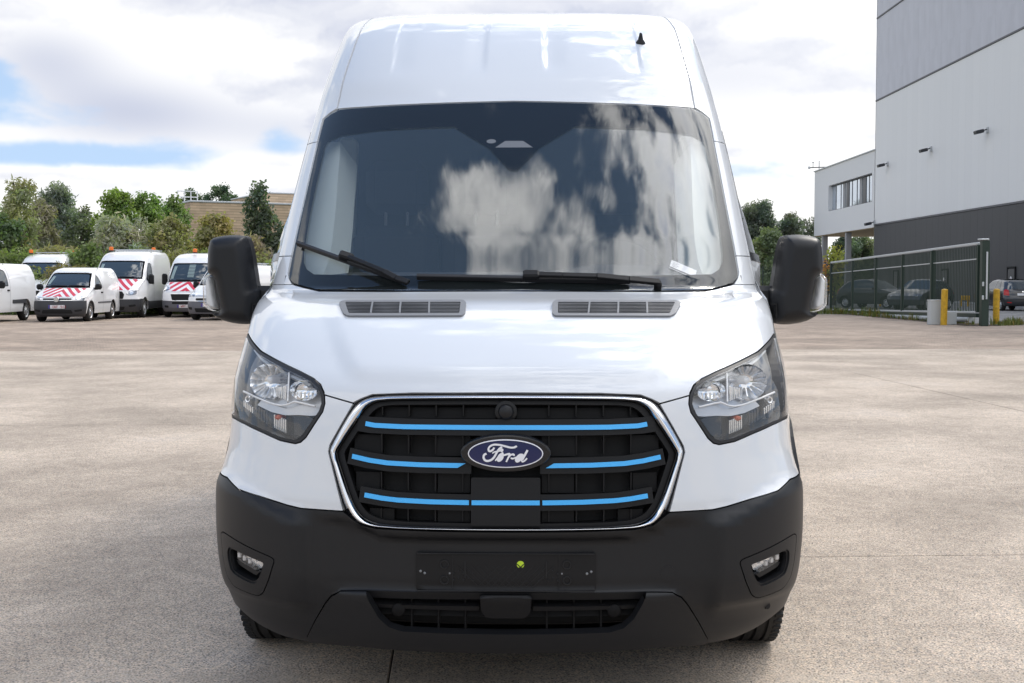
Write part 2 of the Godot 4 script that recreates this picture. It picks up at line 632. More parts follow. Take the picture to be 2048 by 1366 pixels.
func make_materials():
	var rng := RandomNumberGenerator.new()
	rng.seed = 4
	# washed concrete: pale paste, grey and reddish aggregate, dark pits
	var n := 1024
	var ga := grain(3, 0.16, 2, n)
	var gb := grain(8, 0.06, 3, n)
	var gc := grain(15, 0.30, 1, n, FastNoiseLite.TYPE_CELLULAR)
	var gd := grain(21, 0.012, 3, n)
	var ge := grain(77, 0.09, 1, n, FastNoiseLite.TYPE_CELLULAR)
	var stone := colour_map(n, func(i: int) -> Vector3:
		var v := 193.0 + (ga[i] - 128.0) * 0.36 + (gb[i] - 128.0) * 0.18 + (gc[i] - 128.0) * 0.20 + (gd[i] - 128.0) * 0.10
		v += rng.randf_range(-13.0, 13.0)
		if ga[i] < 82 and gb[i] < 136: v -= 44.0
		if ge[i] < 22: v += 16.0
		var red := (gb[i] - 128.0) * 0.05
		return Vector3(v * 1.02 + red + 2.0, v * 0.96, v * 0.885 - red))
	var ba := grain(31, 0.010, 4, 512)
	var bb := grain(33, 0.03, 3, 512)
	var blotch := colour_map(512, func(i: int) -> Vector3:
		var v := 238.0 + (ba[i] - 128.0) * 0.22 + (bb[i] - 128.0) * 0.10
		return Vector3(v, v * 0.995, v * 0.985))
	M.concrete = mat(1, 1, 1, 0.88)
	world_mapped(M.concrete, stone, 1.7)
	detailed(M.concrete, blotch, 13.0)
	M.concrete.metallic_specular = 0.3
	var height := ImageTexture.create_from_image(Image.create_from_data(n, n, false, Image.FORMAT_L8, ga))
	M.concrete.heightmap_enabled = true
	M.concrete.heightmap_texture = height
	M.concrete.heightmap_scale = 0.18
	M.joint = mat(0.15, 0.135, 0.12, 0.95)
	# block paving: rows of 10 x 20 cm blocks in half bond
	var tones := []
	for i in 4000: tones.append(rng.randf_range(-17.0, 17.0))
	var pav := colour_map(n, func(i: int) -> Vector3:
		var x := i % n
		var y := i / n
		var row := y / 32
		var xx := (x + (32 if row % 2 else 0)) % n
		var t: float = tones[row * 16 + xx / 64]
		var v := 166.0 + t + (ga[i] - 128.0) * 0.16 + (gb[i] - 128.0) * 0.20
		if y % 32 < 3 or xx % 64 < 3: v *= 0.62
		return Vector3(v * 1.03, v * 0.925, v * 0.83))
	M.paving = mat(1, 1, 1, 0.9)
	world_mapped(M.paving, pav, 3.2)
	detailed(M.paving, blotch, 17.0)
	M.asphalt = mat(0.27, 0.265, 0.255, 0.9)
	detailed(M.asphalt, blotch, 9.0)
	M.soil = mat(0.10, 0.075, 0.045, 0.95)
	detailed(M.soil, blotch, 2.0)
	M.meadow = mat(0.085, 0.10, 0.035, 0.95)
	detailed(M.meadow, blotch, 5.0)
	M.grass = mat(0.13, 0.15, 0.05, 0.8)
	M.grass.vertex_color_use_as_albedo = true
	M.grass.backlight_enabled = true
	M.grass.backlight = lin(0.3, 0.4, 0.1)
	# brick of the far building
	var brick := colour_map(512, func(i: int) -> Vector3:
		var x := i % 512
		var y := i / 512
		var row := y / 16
		var xx := (x + (16 if row % 2 else 0)) % 512
		var v: float = 196.0 + tones[(row * 16 + xx / 32) % 4000] * 0.9
		if y % 16 < 3: v *= 0.80
		return Vector3(v * 1.01, v * 0.89, v * 0.75))
	M.brick = mat(1, 1, 1, 0.9)
	world_mapped(M.brick, brick, 5.6)
	# vehicles
	M.white = paint(0.645, 0.665, 0.69)
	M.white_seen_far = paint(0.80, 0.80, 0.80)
	M.chrome = mat(0.82, 0.83, 0.85, 0.07, 1.0)
	M.bright = mat(0.86, 0.87, 0.88, 0.22, 0.75)
	M.plastic = mat(0.0095, 0.0100, 0.0118, 0.42)
	M.plastic.metallic_specular = 0.42
	var fine := grain(51, 0.22, 2, 256)
	var leather := ImageTexture.create_from_image(Image.create_from_data(256, 256, false, Image.FORMAT_L8, fine))
	M.plastic.heightmap_enabled = true
	M.plastic.heightmap_texture = leather
	M.plastic.heightmap_scale = 0.012
	M.plastic.uv1_triplanar = true
	M.plastic.uv1_scale = Vector3.ONE / 0.16
	M.plastic_dark = mat(0.008, 0.008, 0.009, 0.45)
	M.plastic_dark.metallic_specular = 0.36
	M.plate_black = mat(0.0045, 0.0045, 0.005, 0.55)
	M.plate_black.metallic_specular = 0.3
	M.gloss_black = mat(0.010, 0.010, 0.012, 0.18)
	M.recess = mat(0.004, 0.004, 0.0045, 0.8)
	M.rubber = mat(0.014, 0.0135, 0.013, 0.75)
	M.gasket = mat(0.012, 0.012, 0.014, 0.5)
	M.blue = mat(0.03, 0.42, 0.90, 0.3)
	M.blue.clearcoat_enabled = true
	M.badge_blue = mat(0.012, 0.016, 0.075, 0.2)
	M.badge_white = mat(0.78, 0.78, 0.82, 0.35)
	M.seam_white = mat(0.50, 0.50, 0.50, 0.5)
	M.vent_grey = mat(0.17, 0.175, 0.185, 0.5)
	M.pane = glass(0.10, 0.13, 0.13, 0.10)
	M.inner_pane = glass(0.08, 0.11, 0.11, 0.20)
	M.lens = glass(0.6, 0.6, 0.6, 0.04)
	M.dark_pane = glass(0.012, 0.014, 0.016, 0.55)
	M.frit = mat(0.003, 0.003, 0.004, 0.7)
	M.frit.metallic_specular = 0.0
	M.lamp_back = mat(0.56, 0.57, 0.59, 0.28, 0.35)
	M.lamp_dark = mat(0.06, 0.062, 0.066, 0.25, 0.3)
	M.amber = mat(0.42, 0.085, 0.03, 0.3)
	M.clear_plastic = glass(0.7, 0.7, 0.7, 0.12)
	M.cabin = mat(0.035, 0.038, 0.043, 0.75)
	M.cabin_light = mat(0.60, 0.66, 0.61, 0.8)
	M.seat = mat(0.018, 0.02, 0.025, 0.85)
	M.paper = mat(0.80, 0.80, 0.80, 0.7)
	M.print_grey = mat(0.16, 0.16, 0.16, 0.7)
	M.lime = mat(0.48, 0.66, 0.03, 0.5)
	M.steel = mat(0.45, 0.45, 0.46, 0.4, 0.9)
	M.galvanised = mat(0.52, 0.54, 0.55, 0.45, 0.5)
	M.red = mat(0.55, 0.028, 0.055, 0.4)
	M.orange = mat(0.80, 0.17, 0.015, 0.25)
	M.plate_white = mat(0.75, 0.75, 0.75, 0.4)
	M.plate_red = mat(0.30, 0.02, 0.03, 0.5)
	M.plate_blue = mat(0.02, 0.05, 0.30, 0.4)
	M.car_black = paint(0.012, 0.014, 0.018)
	M.car_grey = paint(0.03, 0.036, 0.045)
	M.tail_red = mat(0.42, 0.015, 0.015, 0.15)
	M.grey_plastic = mat(0.07, 0.072, 0.078, 0.5)
	M.bumper_grey = mat(0.034, 0.035, 0.040, 0.5)
	M.bumper_grey2 = mat(0.11, 0.11, 0.125, 0.45)
	# buildings
	M.clad_white = []
	M.clad_grey = []
	M.clad_dark = []
	var streak := colour_map(256, func(i: int) -> Vector3:
		var v := 246.0 + (ba[i] - 128.0) * 0.06
		return Vector3(v, v, v))
	for k in 3:
		var j := 1.0 + (k - 1) * 0.008
		M.clad_white.append(mat(0.84 * j, 0.83 * j, 0.815 * j, 0.5))
		M.clad_grey.append(mat(0.58 * j, 0.58 * j, 0.63 * j, 0.4))
		M.clad_dark.append(mat(0.026 * j, 0.028 * j, 0.036 * j, 0.5))
		for q in [M.clad_grey[k], M.clad_dark[k]]: detailed(q, streak, 3.3)
	M.trim = mat(0.10, 0.10, 0.11, 0.5)
	M.render_white = mat(0.82, 0.81, 0.795, 0.7)
	M.anthracite = mat(0.028, 0.030, 0.036, 0.4)
	M.window = mat(0.50, 0.58, 0.68, 0.04, 0.75)
	M.window.metallic_specular = 1.0
	M.window.clearcoat_enabled = true
	M.soffit = mat(0.50, 0.38, 0.22, 0.7)
	M.column = mat(0.36, 0.36, 0.36, 0.8)
	M.fence_green = mat(0.012, 0.028, 0.018, 0.5)
	M.yellow = mat(0.62, 0.36, 0.012, 0.45)
	detailed(M.yellow, blotch, 0.7)
	M.cabinet = mat(0.46, 0.48, 0.48, 0.5)
	# plants
	M.leaf = mat(1, 1, 1, 0.55)
	M.leaf.vertex_color_use_as_albedo = true
	M.leaf.backlight_enabled = true
	M.leaf.backlight = lin(0.75, 0.95, 0.35)
	M.bark = mat(0.10, 0.085, 0.07, 0.9)

# ---------------------------------------------------------------- ground
const YARD_TURN := 0.045

func build_ground():
	var st := begin()
	quad(st, Vector3(-700, -0.03, 60), Vector3(700, -0.03, 60), Vector3(700, -0.03, -900), Vector3(-700, -0.03, -900), Vector3.UP)
	structure("ground", st, M.meadow)
	var yard := Node3D.new()
	yard.name = "concrete_yard"
	add_child(yard)
	yard.rotation.y = YARD_TURN
	yard.set_meta("kind", "structure")
	st = begin()
	quad(st, Vector3(-18, -0.005, 5.6), Vector3(17.7, -0.005, 5.6), Vector3(17.7, -0.005, -24.5), Vector3(-18, -0.005, -24.5), Vector3.UP)
	part(yard, "joint_bed", st, M.joint)
	var xs := [-18.0, -12.05, -6.1, -0.22, 5.75, 11.7, 17.7]
	var zs := [5.6, -0.1, -5.95, -11.8, -18.1, -24.5]
	for i in xs.size() - 1:
		for j in zs.size() - 1:
			st = begin()
			var w: float = xs[i + 1] - xs[i] - 0.005
			var l: float = zs[j] - zs[j + 1] - 0.005
			box(st, Vector3((xs[i] + xs[i + 1]) * 0.5, -0.01 + 0.0009 * ((i * 3 + j * 5) % 4), (zs[j] + zs[j + 1]) * 0.5), Vector3(w, 0.02, l), 0.004)
			part(yard, "concrete_slab", st, M.concrete)
	st = begin()
	quad(st, Vector3(-70, 0.0, -24.506), Vector3(70, 0.0, -24.506), Vector3(70, 0.0, -47), Vector3(-70, 0.0, -57), Vector3.UP)
	for x in [[-70.0, -18.0], [17.7, 70.0]]:
		quad(st, Vector3(x[0], 0.0, 6), Vector3(x[1], 0.0, 6), Vector3(x[1], 0.0, -24.5), Vector3(x[0], 0.0, -24.5), Vector3.UP)
	var pv := structure("paving", st, M.paving)
	pv.rotation.y = YARD_TURN
	st = begin()
	quad(st, Vector3(14.3, 0.006, -38.6), Vector3(90, 0.006, -38.0), Vector3(90, 0.006, -140), Vector3(14.3, 0.006, -140), Vector3.UP)
	quad(st, Vector3(6, 0.006, -59), Vector3(14.3, 0.006, -59), Vector3(14.3, 0.006, -140), Vector3(6, 0.006, -140), Vector3.UP)
	structure("asphalt_road", st, M.asphalt)

func tufts(called: String, label: String, spots: Array, count: int, h0: float, h1: float, tints: Array, seed_: int):
	# spots: [x0, z0, x1, z1, spread] lines along which the blades grow
	var rng := RandomNumberGenerator.new()
	rng.seed = seed_
	var st := begin()
	for k in 9:
		var a := rng.randf() * TAU
		var d := Vector3(cos(a), 0, sin(a))
		var s := Vector3(-d.z, 0, d.x) * 0.03
		var b := d * rng.randf() * 0.12
		var t := b + d * rng.randf_range(0.1, 0.45) + Vector3.UP * rng.randf_range(0.6, 1.0)
		var m := b.lerp(t, 0.55) + Vector3.UP * 0.14
		var n := Vector3(d.x, 0.8, d.z).normalized()
		tri(st, b - s, b + s, m + s * 0.8, n, n, n)
		tri(st, b - s, m + s * 0.8, m - s * 0.8, n, n, n)
		tri(st, m - s * 0.8, m + s * 0.8, t, n, n, n)
	var mm := MultiMesh.new()
	mm.transform_format = MultiMesh.TRANSFORM_3D
	mm.use_colors = true
	mm.mesh = st.commit()
	mm.instance_count = count
	for i in count:
		var s: Array = spots[rng.randi() % spots.size()]
		var t := rng.randf()
		var p := Vector3(lerpf(s[0], s[2], t) + rng.randfn() * s[4], 0.0, lerpf(s[1], s[3], t) + rng.randfn() * s[4])
		var h := rng.randf_range(h0, h1) * (0.5 + 0.8 * absf(noise_a.get_noise_2d(p.x * 0.5, p.z * 0.5)) * 2.0)
		mm.set_instance_transform(i, Transform3D(Basis(Vector3.UP, rng.randf() * TAU).scaled(Vector3(h * 0.9, h, h * 0.9)), p))
		var c: Color = tints[rng.randi() % tints.size()]
		mm.set_instance_color(i, c * rng.randf_range(0.8, 1.2))
	var o := MultiMeshInstance3D.new()
	o.name = numbered(called)
	o.multimesh = mm
	o.material_override = M.grass
	add_child(o)
	tag(o, label, "grass", "", "stuff")

# ---------------------------------------------------------------- warehouse
const WALL_X := 27.4

func wall_panels(parent: Node3D, called: String, y0: float, y1: float, mats: Array, z0: float, z1: float, step: float):
	var meshes := {}
	var k := 0
	var z := z0
	while z < z1 - 0.01:
		var w := minf(step, z1 - z)
		var key := roundi(w * 100)
		if not meshes.has(key):
			var st := begin()
			box(st, Vector3.ZERO, Vector3(0.08, y1 - y0 - 0.012, w - 0.004), 0.003)
			meshes[key] = st.commit()
		var o := part_mesh(parent, called, meshes[key], mats[(k * 7 + k / 3) % 3])
		o.position = Vector3(WALL_X + 0.04 + 0.0008 * (k % 2), (y0 + y1) * 0.5, -(z + w * 0.5))
		z += w
		k += 1

func build_warehouse():
	var b := thing("warehouse", "tall windowless warehouse clad in white and grey panels over a dark base", "building")
	var st := begin()
	box(st, Vector3(WALL_X + 20.09, 14.9, -73), Vector3(40, 29.8, 47.4))
	part(b, "wall", st, M.trim)
	wall_panels(b, "dark_panel", 0.12, 5.55, M.clad_dark, 50.0, 96.75, 1.15)
	wall_panels(b, "white_panel", 5.68, 14.85, M.clad_white, 50.0, 96.75, 1.15)
	wall_panels(b, "grey_panel", 14.98, 21.0, M.clad_grey, 50.0, 96.75, 1.15)
	wall_panels(b, "grey_panel", 21.12, 29.8, M.clad_grey, 50.0, 96.75, 1.15)
	for y in [5.615, 14.915, 21.06]:
		st = begin()
		box(st, Vector3(WALL_X + 0.03, y, -73), Vector3(0.16, 0.11, 47.4), 0.01)
		part(b, "flashing", st, M.trim)
	st = begin()
	box(st, Vector3(WALL_X + 0.03, 0.06, -73), Vector3(0.2, 0.12, 47.3), 0.01)
	part(b, "plinth", st, M.column)
	st = begin()
	box(st, Vector3(WALL_X + 0.07, 14.9, -96.72), Vector3(0.14, 29.9, 0.14), 0.02)
	part(b, "corner_trim", st, M.clad_white[1])
	for d in [[70.0, true], [80.8, true], [91.0, false]]:
		var z: float = -d[0]
		st = begin()
		box(st, Vector3(WALL_X - 0.01, 1.02, z), Vector3(0.07, 2.0, 0.96), 0.008)
		var dr := part(b, "door", st, M.anthracite)
		st = begin()
		for s in [-0.53, 0.53]: box(st, Vector3(WALL_X - 0.02, 1.06, z + s), Vector3(0.09, 2.1, 0.09), 0.006)
		box(st, Vector3(WALL_X - 0.02, 2.11, z), Vector3(0.09, 0.09, 1.15), 0.006)
		part(dr, "frame", st, M.recess)
		st = begin()
		tube(st, [Vector3(WALL_X - 0.09, 1.05, z + 0.34), Vector3(WALL_X - 0.09, 1.05, z + 0.22)], 0.014)
		part(dr, "handle", st, M.steel)
		if d[1]:
			st = begin()
			plate(st, ellipse(Vector2.ZERO, 0.15, 0.17, 20), Vector3(WALL_X - 0.055, 1.45, z), Basis(Vector3(0, 0, 1), Vector3.UP, Vector3(-1, 0, 0)), 0.006)
			var sg := part(dr, "notice", st, M.plate_white)
			sg.set_meta("label", "round white notice with a red mark on the dark door")
			st = begin()
			plate(st, pts([-0.06, -0.07, 0.06, -0.07, 0.0, 0.09]), Vector3(WALL_X - 0.061, 1.45, z), Basis(Vector3(0, 0, 1), Vector3.UP, Vector3(-1, 0, 0)), 0.004)
			part(b, "notice_mark", st, M.red)
	# the low wing on columns further back
	var a := thing("office_wing", "low white office wing raised on columns with a ribbon window, beyond the tall warehouse", "building")
	var zn := 96.85
	var zf := 116.0
	var wn := 97.5
	var wf := 110.9
	for r in [[5.45, 7.42, zn, zf], [9.62, 11.25, zn, zf], [7.42, 9.62, wf, zf], [7.42, 9.62, zn, wn]]:
		st = begin()
		box(st, Vector3(WALL_X + 0.2, (r[0] + r[1]) * 0.5, -(r[2] + r[3]) * 0.5), Vector3(0.4, r[1] - r[0], r[3] - r[2]))
		part(a, "wall", st, M.render_white)
	st = begin()
	box(st, Vector3(WALL_X + 9.2, 8.36, -(zn + zf) * 0.5), Vector3(17.0, 5.76, zf - zn - 0.01))
	part(a, "core", st, M.render_white)
	st = begin()
	box(st, Vector3(WALL_X + 8.8, 11.29, -(zn + zf) * 0.5), Vector3(17.8, 0.08, zf - zn + 0.12), 0.01)
	part(a, "roof_edge", st, M.galvanised)
	for k in 9:
		st = begin()
		box(st, Vector3(WALL_X + 1.0 + 1.9 * k, 5.425, -(zn + zf) * 0.5), Vector3(1.88, 0.04, zf - zn - 0.05), 0.006)
		part(a, "soffit_board", st, M.soffit)
	var win := Node3D.new()
	win.name = "window"
	a.add_child(win)
	st = begin()
	box(st, Vector3(WALL_X + 0.33, 7.44, -(wn + wf) * 0.5), Vector3(0.5, 0.05, wf - wn), 0.005)
	part(win, "sill", st, M.anthracite)
	st = begin()
	box(st, Vector3(WALL_X + 0.33, 9.585, -(wn + wf) * 0.5), Vector3(0.16, 0.07, wf - wn), 0.005)
	part(win, "lintel", st, M.anthracite)
	# posts by the place where they are seen along the ribbon
	var marks := [[1661.5, 0.10, 0], [1671.0, 0.12, 0], [1677.5, 0.7, 2], [1684.5, 0.9, 1], [1693.0, 0.12, 0], [1702.5, 0.12, 0], [1710.5, 0.7, 2], [1717.5, 0.9, 1], [1726.5, 0.12, 0], [1737.5, 0.2, 0]]
	for mk in marks:
		var d: float = WALL_X / ((mk[0] - 1024.0) / 2550.0)
		st = begin()
		box(st, Vector3(WALL_X + 0.352 - (0.012 if mk[2] else 0.0), 8.51, -d), Vector3(0.03, 2.08, mk[1]), 0.004)
		part(win, "post" if mk[2] == 0 else "infill_panel", st, M.anthracite if mk[2] < 2 else M.column)
	for k in 6:
		st = begin()
		var s := (wf - wn) / 6.0
		box(st, Vector3(WALL_X + 0.372, 8.51, -(wn + s * (k + 0.5))), Vector3(0.02, 2.08, s - 0.01))
		part(win, "pane", st, M.window)
	for d in [105.5, 113.4]:
		for x in [0.35, 9.0]:
			st = begin()
			box(st, Vector3(WALL_X + x, 2.7, -d), Vector3(0.45, 5.4, 0.45), 0.02)
			part(a, "column", st, M.column)
	var mast := thing("weather_mast", "small weather mast with sensors on the corner of the white office wing roof", "mast", Vector3(WALL_X + 0.3, 11.33, -115.6))
	st = begin()
	tube(st, [Vector3(0, 0, 0), Vector3(0, 0.9, 0)], 0.04)
	part(mast, "pole", st, M.galvanised)
	st = begin()
	tube(st, [Vector3(-0.95, 0.28, 0.0), Vector3(1.6, 0.36, 0.0)], 0.045)
	part(mast, "cross_arm", st, M.anthracite)
	st = begin()
	lathe(st, [Vector2(0, 0.42), Vector2(0.09, 0.38), Vector2(0.12, 0.2), Vector2(0.0, 0.16)], Vector3(-0.9, 0.0, 0), Basis.IDENTITY, 12)
	tube(st, [Vector3(-0.55, 0.3, 0), Vector3(-0.55, 0.75, 0)], 0.03)
	box(st, Vector3(-0.55, 0.75, 0), Vector3(0.16, 0.10, 0.1), 0.02)
	part(mast, "sensor", st, M.galvanised)
	# floodlights
	var labels := ["floodlight on the white wall nearest the right edge of the photo, largest of three", "middle one of three floodlights on the white warehouse wall", "floodlight nearest the far corner of the white warehouse wall, smallest of three"]
	var q := [[73.9, 10.0], [83.8, 9.95], [93.4, 9.85]]
	for k in 3: floodlight(labels[k], "floodlights on the warehouse wall", q[k][0], q[k][1])
	floodlight("small floodlight at the foot of the white office wing beside the warehouse corner", "", 96.6, 5.75)

func floodlight(label: String, group: String, d: float, y: float):
	var f := thing("floodlight", label, "floodlight", Vector3(WALL_X, y, -d), 0.0, group)
	var st := begin()
	box(st, Vector3(-0.04, 0.05, 0), Vector3(0.08, 0.34, 0.26), 0.015)
	part(f, "bracket", st, M.galvanised)
	st = begin()
	bar(st, Vector3(-0.05, 0.10, 0), Vector3(-0.40, -0.02, 0), 0.07, 0.07, 0.01)
	part(f, "arm", st, M.anthracite)
	st = begin()
	box(st, Vector3(-0.52, -0.05, 0), Vector3(0.46, 0.20, 0.52), 0.03, Basis(Vector3(0, 0, 1), 0.22))
	var h := part(f, "housing", st, M.anthracite)
	st = begin()
	box(st, Vector3(-0.505, -0.155, 0), Vector3(0.38, 0.014, 0.44), 0.004, Basis(Vector3(0, 0, 1), 0.22))
	part(h, "lens", st, M.galvanised)

# ---------------------------------------------------------------- brick building at the left
func build_brick_building():
	var b := thing("brick_building", "flat-roofed tan brick building half hidden behind the left trees", "building", Vector3(-20.1, 0, -80), 0.0)
	b.rotation.y = atan2(9.0, 13.0) - 0.1
	var st := begin()
	box(st, Vector3(8.5, 3.15, -6.0), Vector3(17.0, 6.3, 12.0))
	part(b, "wall", st, M.brick)
	st = begin()
	box(st, Vector3(8.5, 6.36, -6.0), Vector3(17.1, 0.12, 12.1), 0.02)
	part(b, "roof_coping", st, M.galvanised)
	for w in [[4.9, 3.15, 1.6, 1.7], [0.9, 3.4, 1.7, 1.3], [11.0, 3.15, 1.6, 1.7]]:
		st = begin()
		box(st, Vector3(w[0], w[1], 0.02), Vector3(w[2], w[3], 0.10), 0.01)
		var f := part(b, "window", st, M.anthracite)
		st = begin()
		box(st, Vector3(w[0] - w[2] * 0.13, w[1], 0.075), Vector3(w[2] * 0.62, w[3] - 0.2, 0.02))
		part(f, "pane", st, M.window)
		st = begin()
		box(st, Vector3(w[0], w[1] - w[3] * 0.5 - 0.05, 0.05), Vector3(w[2] + 0.2, 0.08, 0.2), 0.01)
		part(f, "sill", st, M.galvanised)
	st = begin()
	box(st, Vector3(16.0, 3.95, -17.0), Vector3(14.0, 7.9, 9.0))
	part(b, "upper_wall", st, M.brick)
	st = begin()
	box(st, Vector3(16.0, 7.95, -17.0), Vector3(14.1, 0.1, 9.1), 0.02)
	part(b, "upper_coping", st, M.galvanised)
	var r := thing("roof_guard_rail", "white guard rail frame standing on the brick building's flat roof", "railing", Vector3(-20.9, 6.4, -82.5), 0.5)
	for k in 4:
		st = begin()
		tube(st, [Vector3(k * 0.42 - 0.63, -0.4, 0), Vector3(k * 0.42 - 0.63, 0.75, 0)], 0.035, 6)
		part(r, "post", st, M.plate_white)
	for y in [0.38, 0.75]:
		st = begin()
		tube(st, [Vector3(-0.66, y, 0), Vector3(0.66, y, 0)], 0.035, 6)
		part(r, "rail", st, M.plate_white)

# ---------------------------------------------------------------- trees
var leaf_sprays := []

func leaf_spray(seed_: int, count: int, size: float, longish: float) -> Mesh:
	var rng := RandomNumberGenerator.new()
	rng.seed = seed_
	var st := begin()
	for k in count:
		var c := Vector3(rng.randfn(), rng.randfn(), rng.randfn()).limit_length(2.2) * 0.17
		var d := Vector3(rng.randfn(), rng.randfn() * 0.7 - 0.15, rng.randfn()).normalized()
		var s := d.cross(Vector3(rng.randfn(), rng.randfn(), rng.randfn())).normalized()
		var l := size * rng.randf_range(0.7, 1.3) * longish
		var w := size * rng.randf_range(0.7, 1.2) / longish * 0.5
		var n := d.cross(s).normalized()
		if n.y < 0.0: n = -n
		n = (n + Vector3.UP * 0.25 + c * 1.2).normalized()
		tri(st, c - d * l * 0.5, c + s * w, c + d * l * 0.5, n, n, n)
		tri(st, c - d * l * 0.5, c + d * l * 0.5, c - s * w, n, n, n)
	return st.commit()

# shape: clumps = [[x, y, z, rx, ry, rz], ...] relative to the foot
func tree(called: String, label: String, category: String, at: Vector3, clumps: Array, density: float, tint: Color, spray: int, seed_: int, trunk_r := 0.16, group := "", scale_leaf := 1.0):
	var rng := RandomNumberGenerator.new()
	rng.seed = seed_
	var t := thing(called, label, category, at, 0.0, group)
	var st := begin()
	var top := 0.0
	for c in clumps: top = maxf(top, c[1])
	var spine := []
	for k in 6:
		var f := k / 5.0
		spine.append(Vector3(noise_a.get_noise_2d(f * 0.8, seed_) * 0.5 * f, -0.1 + top * 0.92 * f, noise_a.get_noise_2d(f * 0.8, seed_ + 50.0) * 0.5 * f))
	tube(st, spine, trunk_r, 7, trunk_r * 0.25)
	for c in clumps:
		var p := Vector3(c[0], c[1], c[2])
		var f: float = clampf((p.y - c[4] * 0.9) / (top * 0.92), 0.12, 0.95)
		var i := mini(int(f * 5.0), 4)
		var s: Vector3 = spine[i].lerp(spine[i + 1], f * 5.0 - i)
		tube(st, [s, s.lerp(p, 0.5) - Vector3.UP * 0.12 * s.distance_to(p), p], trunk_r * 0.42 * (1.1 - f), 5, 0.02)
		for q in 4:
			var e := p + Vector3(rng.randfn() * c[3], rng.randfn() * c[4], rng.randfn() * c[5]) * 0.6
			tube(st, [p.lerp(s, 0.2), p.lerp(e, 0.5) + Vector3.UP * 0.1, e], 0.03, 4, 0.008, false)
	part(t, "trunk", st, M.bark)
	var where := []
	var cols := []
	for c in clumps:
		var area: float = c[3] * c[4] + c[4] * c[5] + c[3] * c[5]
		var n := int(area * density / (scale_leaf * scale_leaf))
		var warm := rng.randf_range(-0.12, 0.12)
		var tone := rng.randf_range(0.86, 1.16)
		# each clump is a handful of sub-clumps, so that the outline breaks up
		var sub := []
		for k in 9 + int(area * 1.2):
			var d := Vector3(rng.randfn(), rng.randfn(), rng.randfn()).normalized()
			sub.append([d * pow(rng.randf(), 0.5) * 0.98, rng.randf_range(0.16, 0.36), rng.randf_range(0.84, 1.18)])
		for k in n:
			var wisp := rng.randf() < 0.16
			var sb: Array = sub[rng.randi() % sub.size()]
			var d = Vector3(rng.randfn(), rng.randfn(), rng.randfn()).normalized() * pow(rng.randf(), 0.42) * sb[1]
			var v: Vector3 = sb[0] + d
			if wisp: v = v.normalized() * rng.randf_range(0.95, 1.38) + Vector3(0, rng.randf_range(-0.1, 0.25), 0)
			where.append(Transform3D(Basis.from_euler(Vector3(rng.randf() * TAU, rng.randf() * TAU, rng.randf() * TAU)).scaled(Vector3.ONE * scale_leaf * rng.randf_range(0.75, 1.3) * (0.6 if wisp else 1.0)), Vector3(c[0] + v.x * c[3], c[1] + v.y * c[4], c[2] + v.z * c[5])))
			var h: float = tone * sb[2] * rng.randf_range(0.82, 1.2)
			cols.append(Color(tint.r * h * (1.05 + warm), tint.g * h * 0.90, tint.b * h * (1.6 - warm)))
	var mm := MultiMesh.new()
	mm.transform_format = MultiMesh.TRANSFORM_3D
	mm.use_colors = true
	mm.mesh = leaf_sprays[spray]
	mm.instance_count = where.size()
	for i in where.size():
		mm.set_instance_transform(i, where[i])
		mm.set_instance_color(i, cols[i])
	var cr := MultiMeshInstance3D.new()
	cr.name = "crown"
	cr.multimesh = mm
	cr.material_override = M.leaf
	t.add_child(cr)
	cr.set_meta("kind", "stuff")
	return t

# a crown of n clumps inside an ellipsoid-like envelope
func crown(seed_: int, n: int, base: float, top: float, radius: float, shape: float, lump := 0.34) -> Array:
	var rng := RandomNumberGenerator.new()
	rng.seed = seed_
	var o := []
	var h := top - base
	n = int(n * 1.5)
	lump *= 0.84
	for k in n:
		var f := (k + 0.5) / n
		var env: float = pow(sin(PI * clampf(0.10 + 0.84 * f, 0.0, 1.0)), shape)
		var a := k * 2.4 + rng.randf() * 0.9
		var r: float = radius * env * sqrt(rng.randf_range(0.15, 1.25)) * (1.0 - lump * 0.6)
		var s: float = radius * lump * (0.6 + 0.6 * env) * rng.randf_range(0.65, 1.45)
		o.append([cos(a) * r, base + h * (0.10 + 0.84 * f) - s * 0.3, sin(a) * r, s, s * 0.9, s])
	return o

# where a pixel column of the view stands at distance d (used to set the trees out along the boundary)
func along(column: float, d: float) -> float:
	return (column - 1024.0) / 2550.0 * d

func tall(row: float, d: float) -> float:
	return (564.0 - row) / 2550.0 * d + EYE

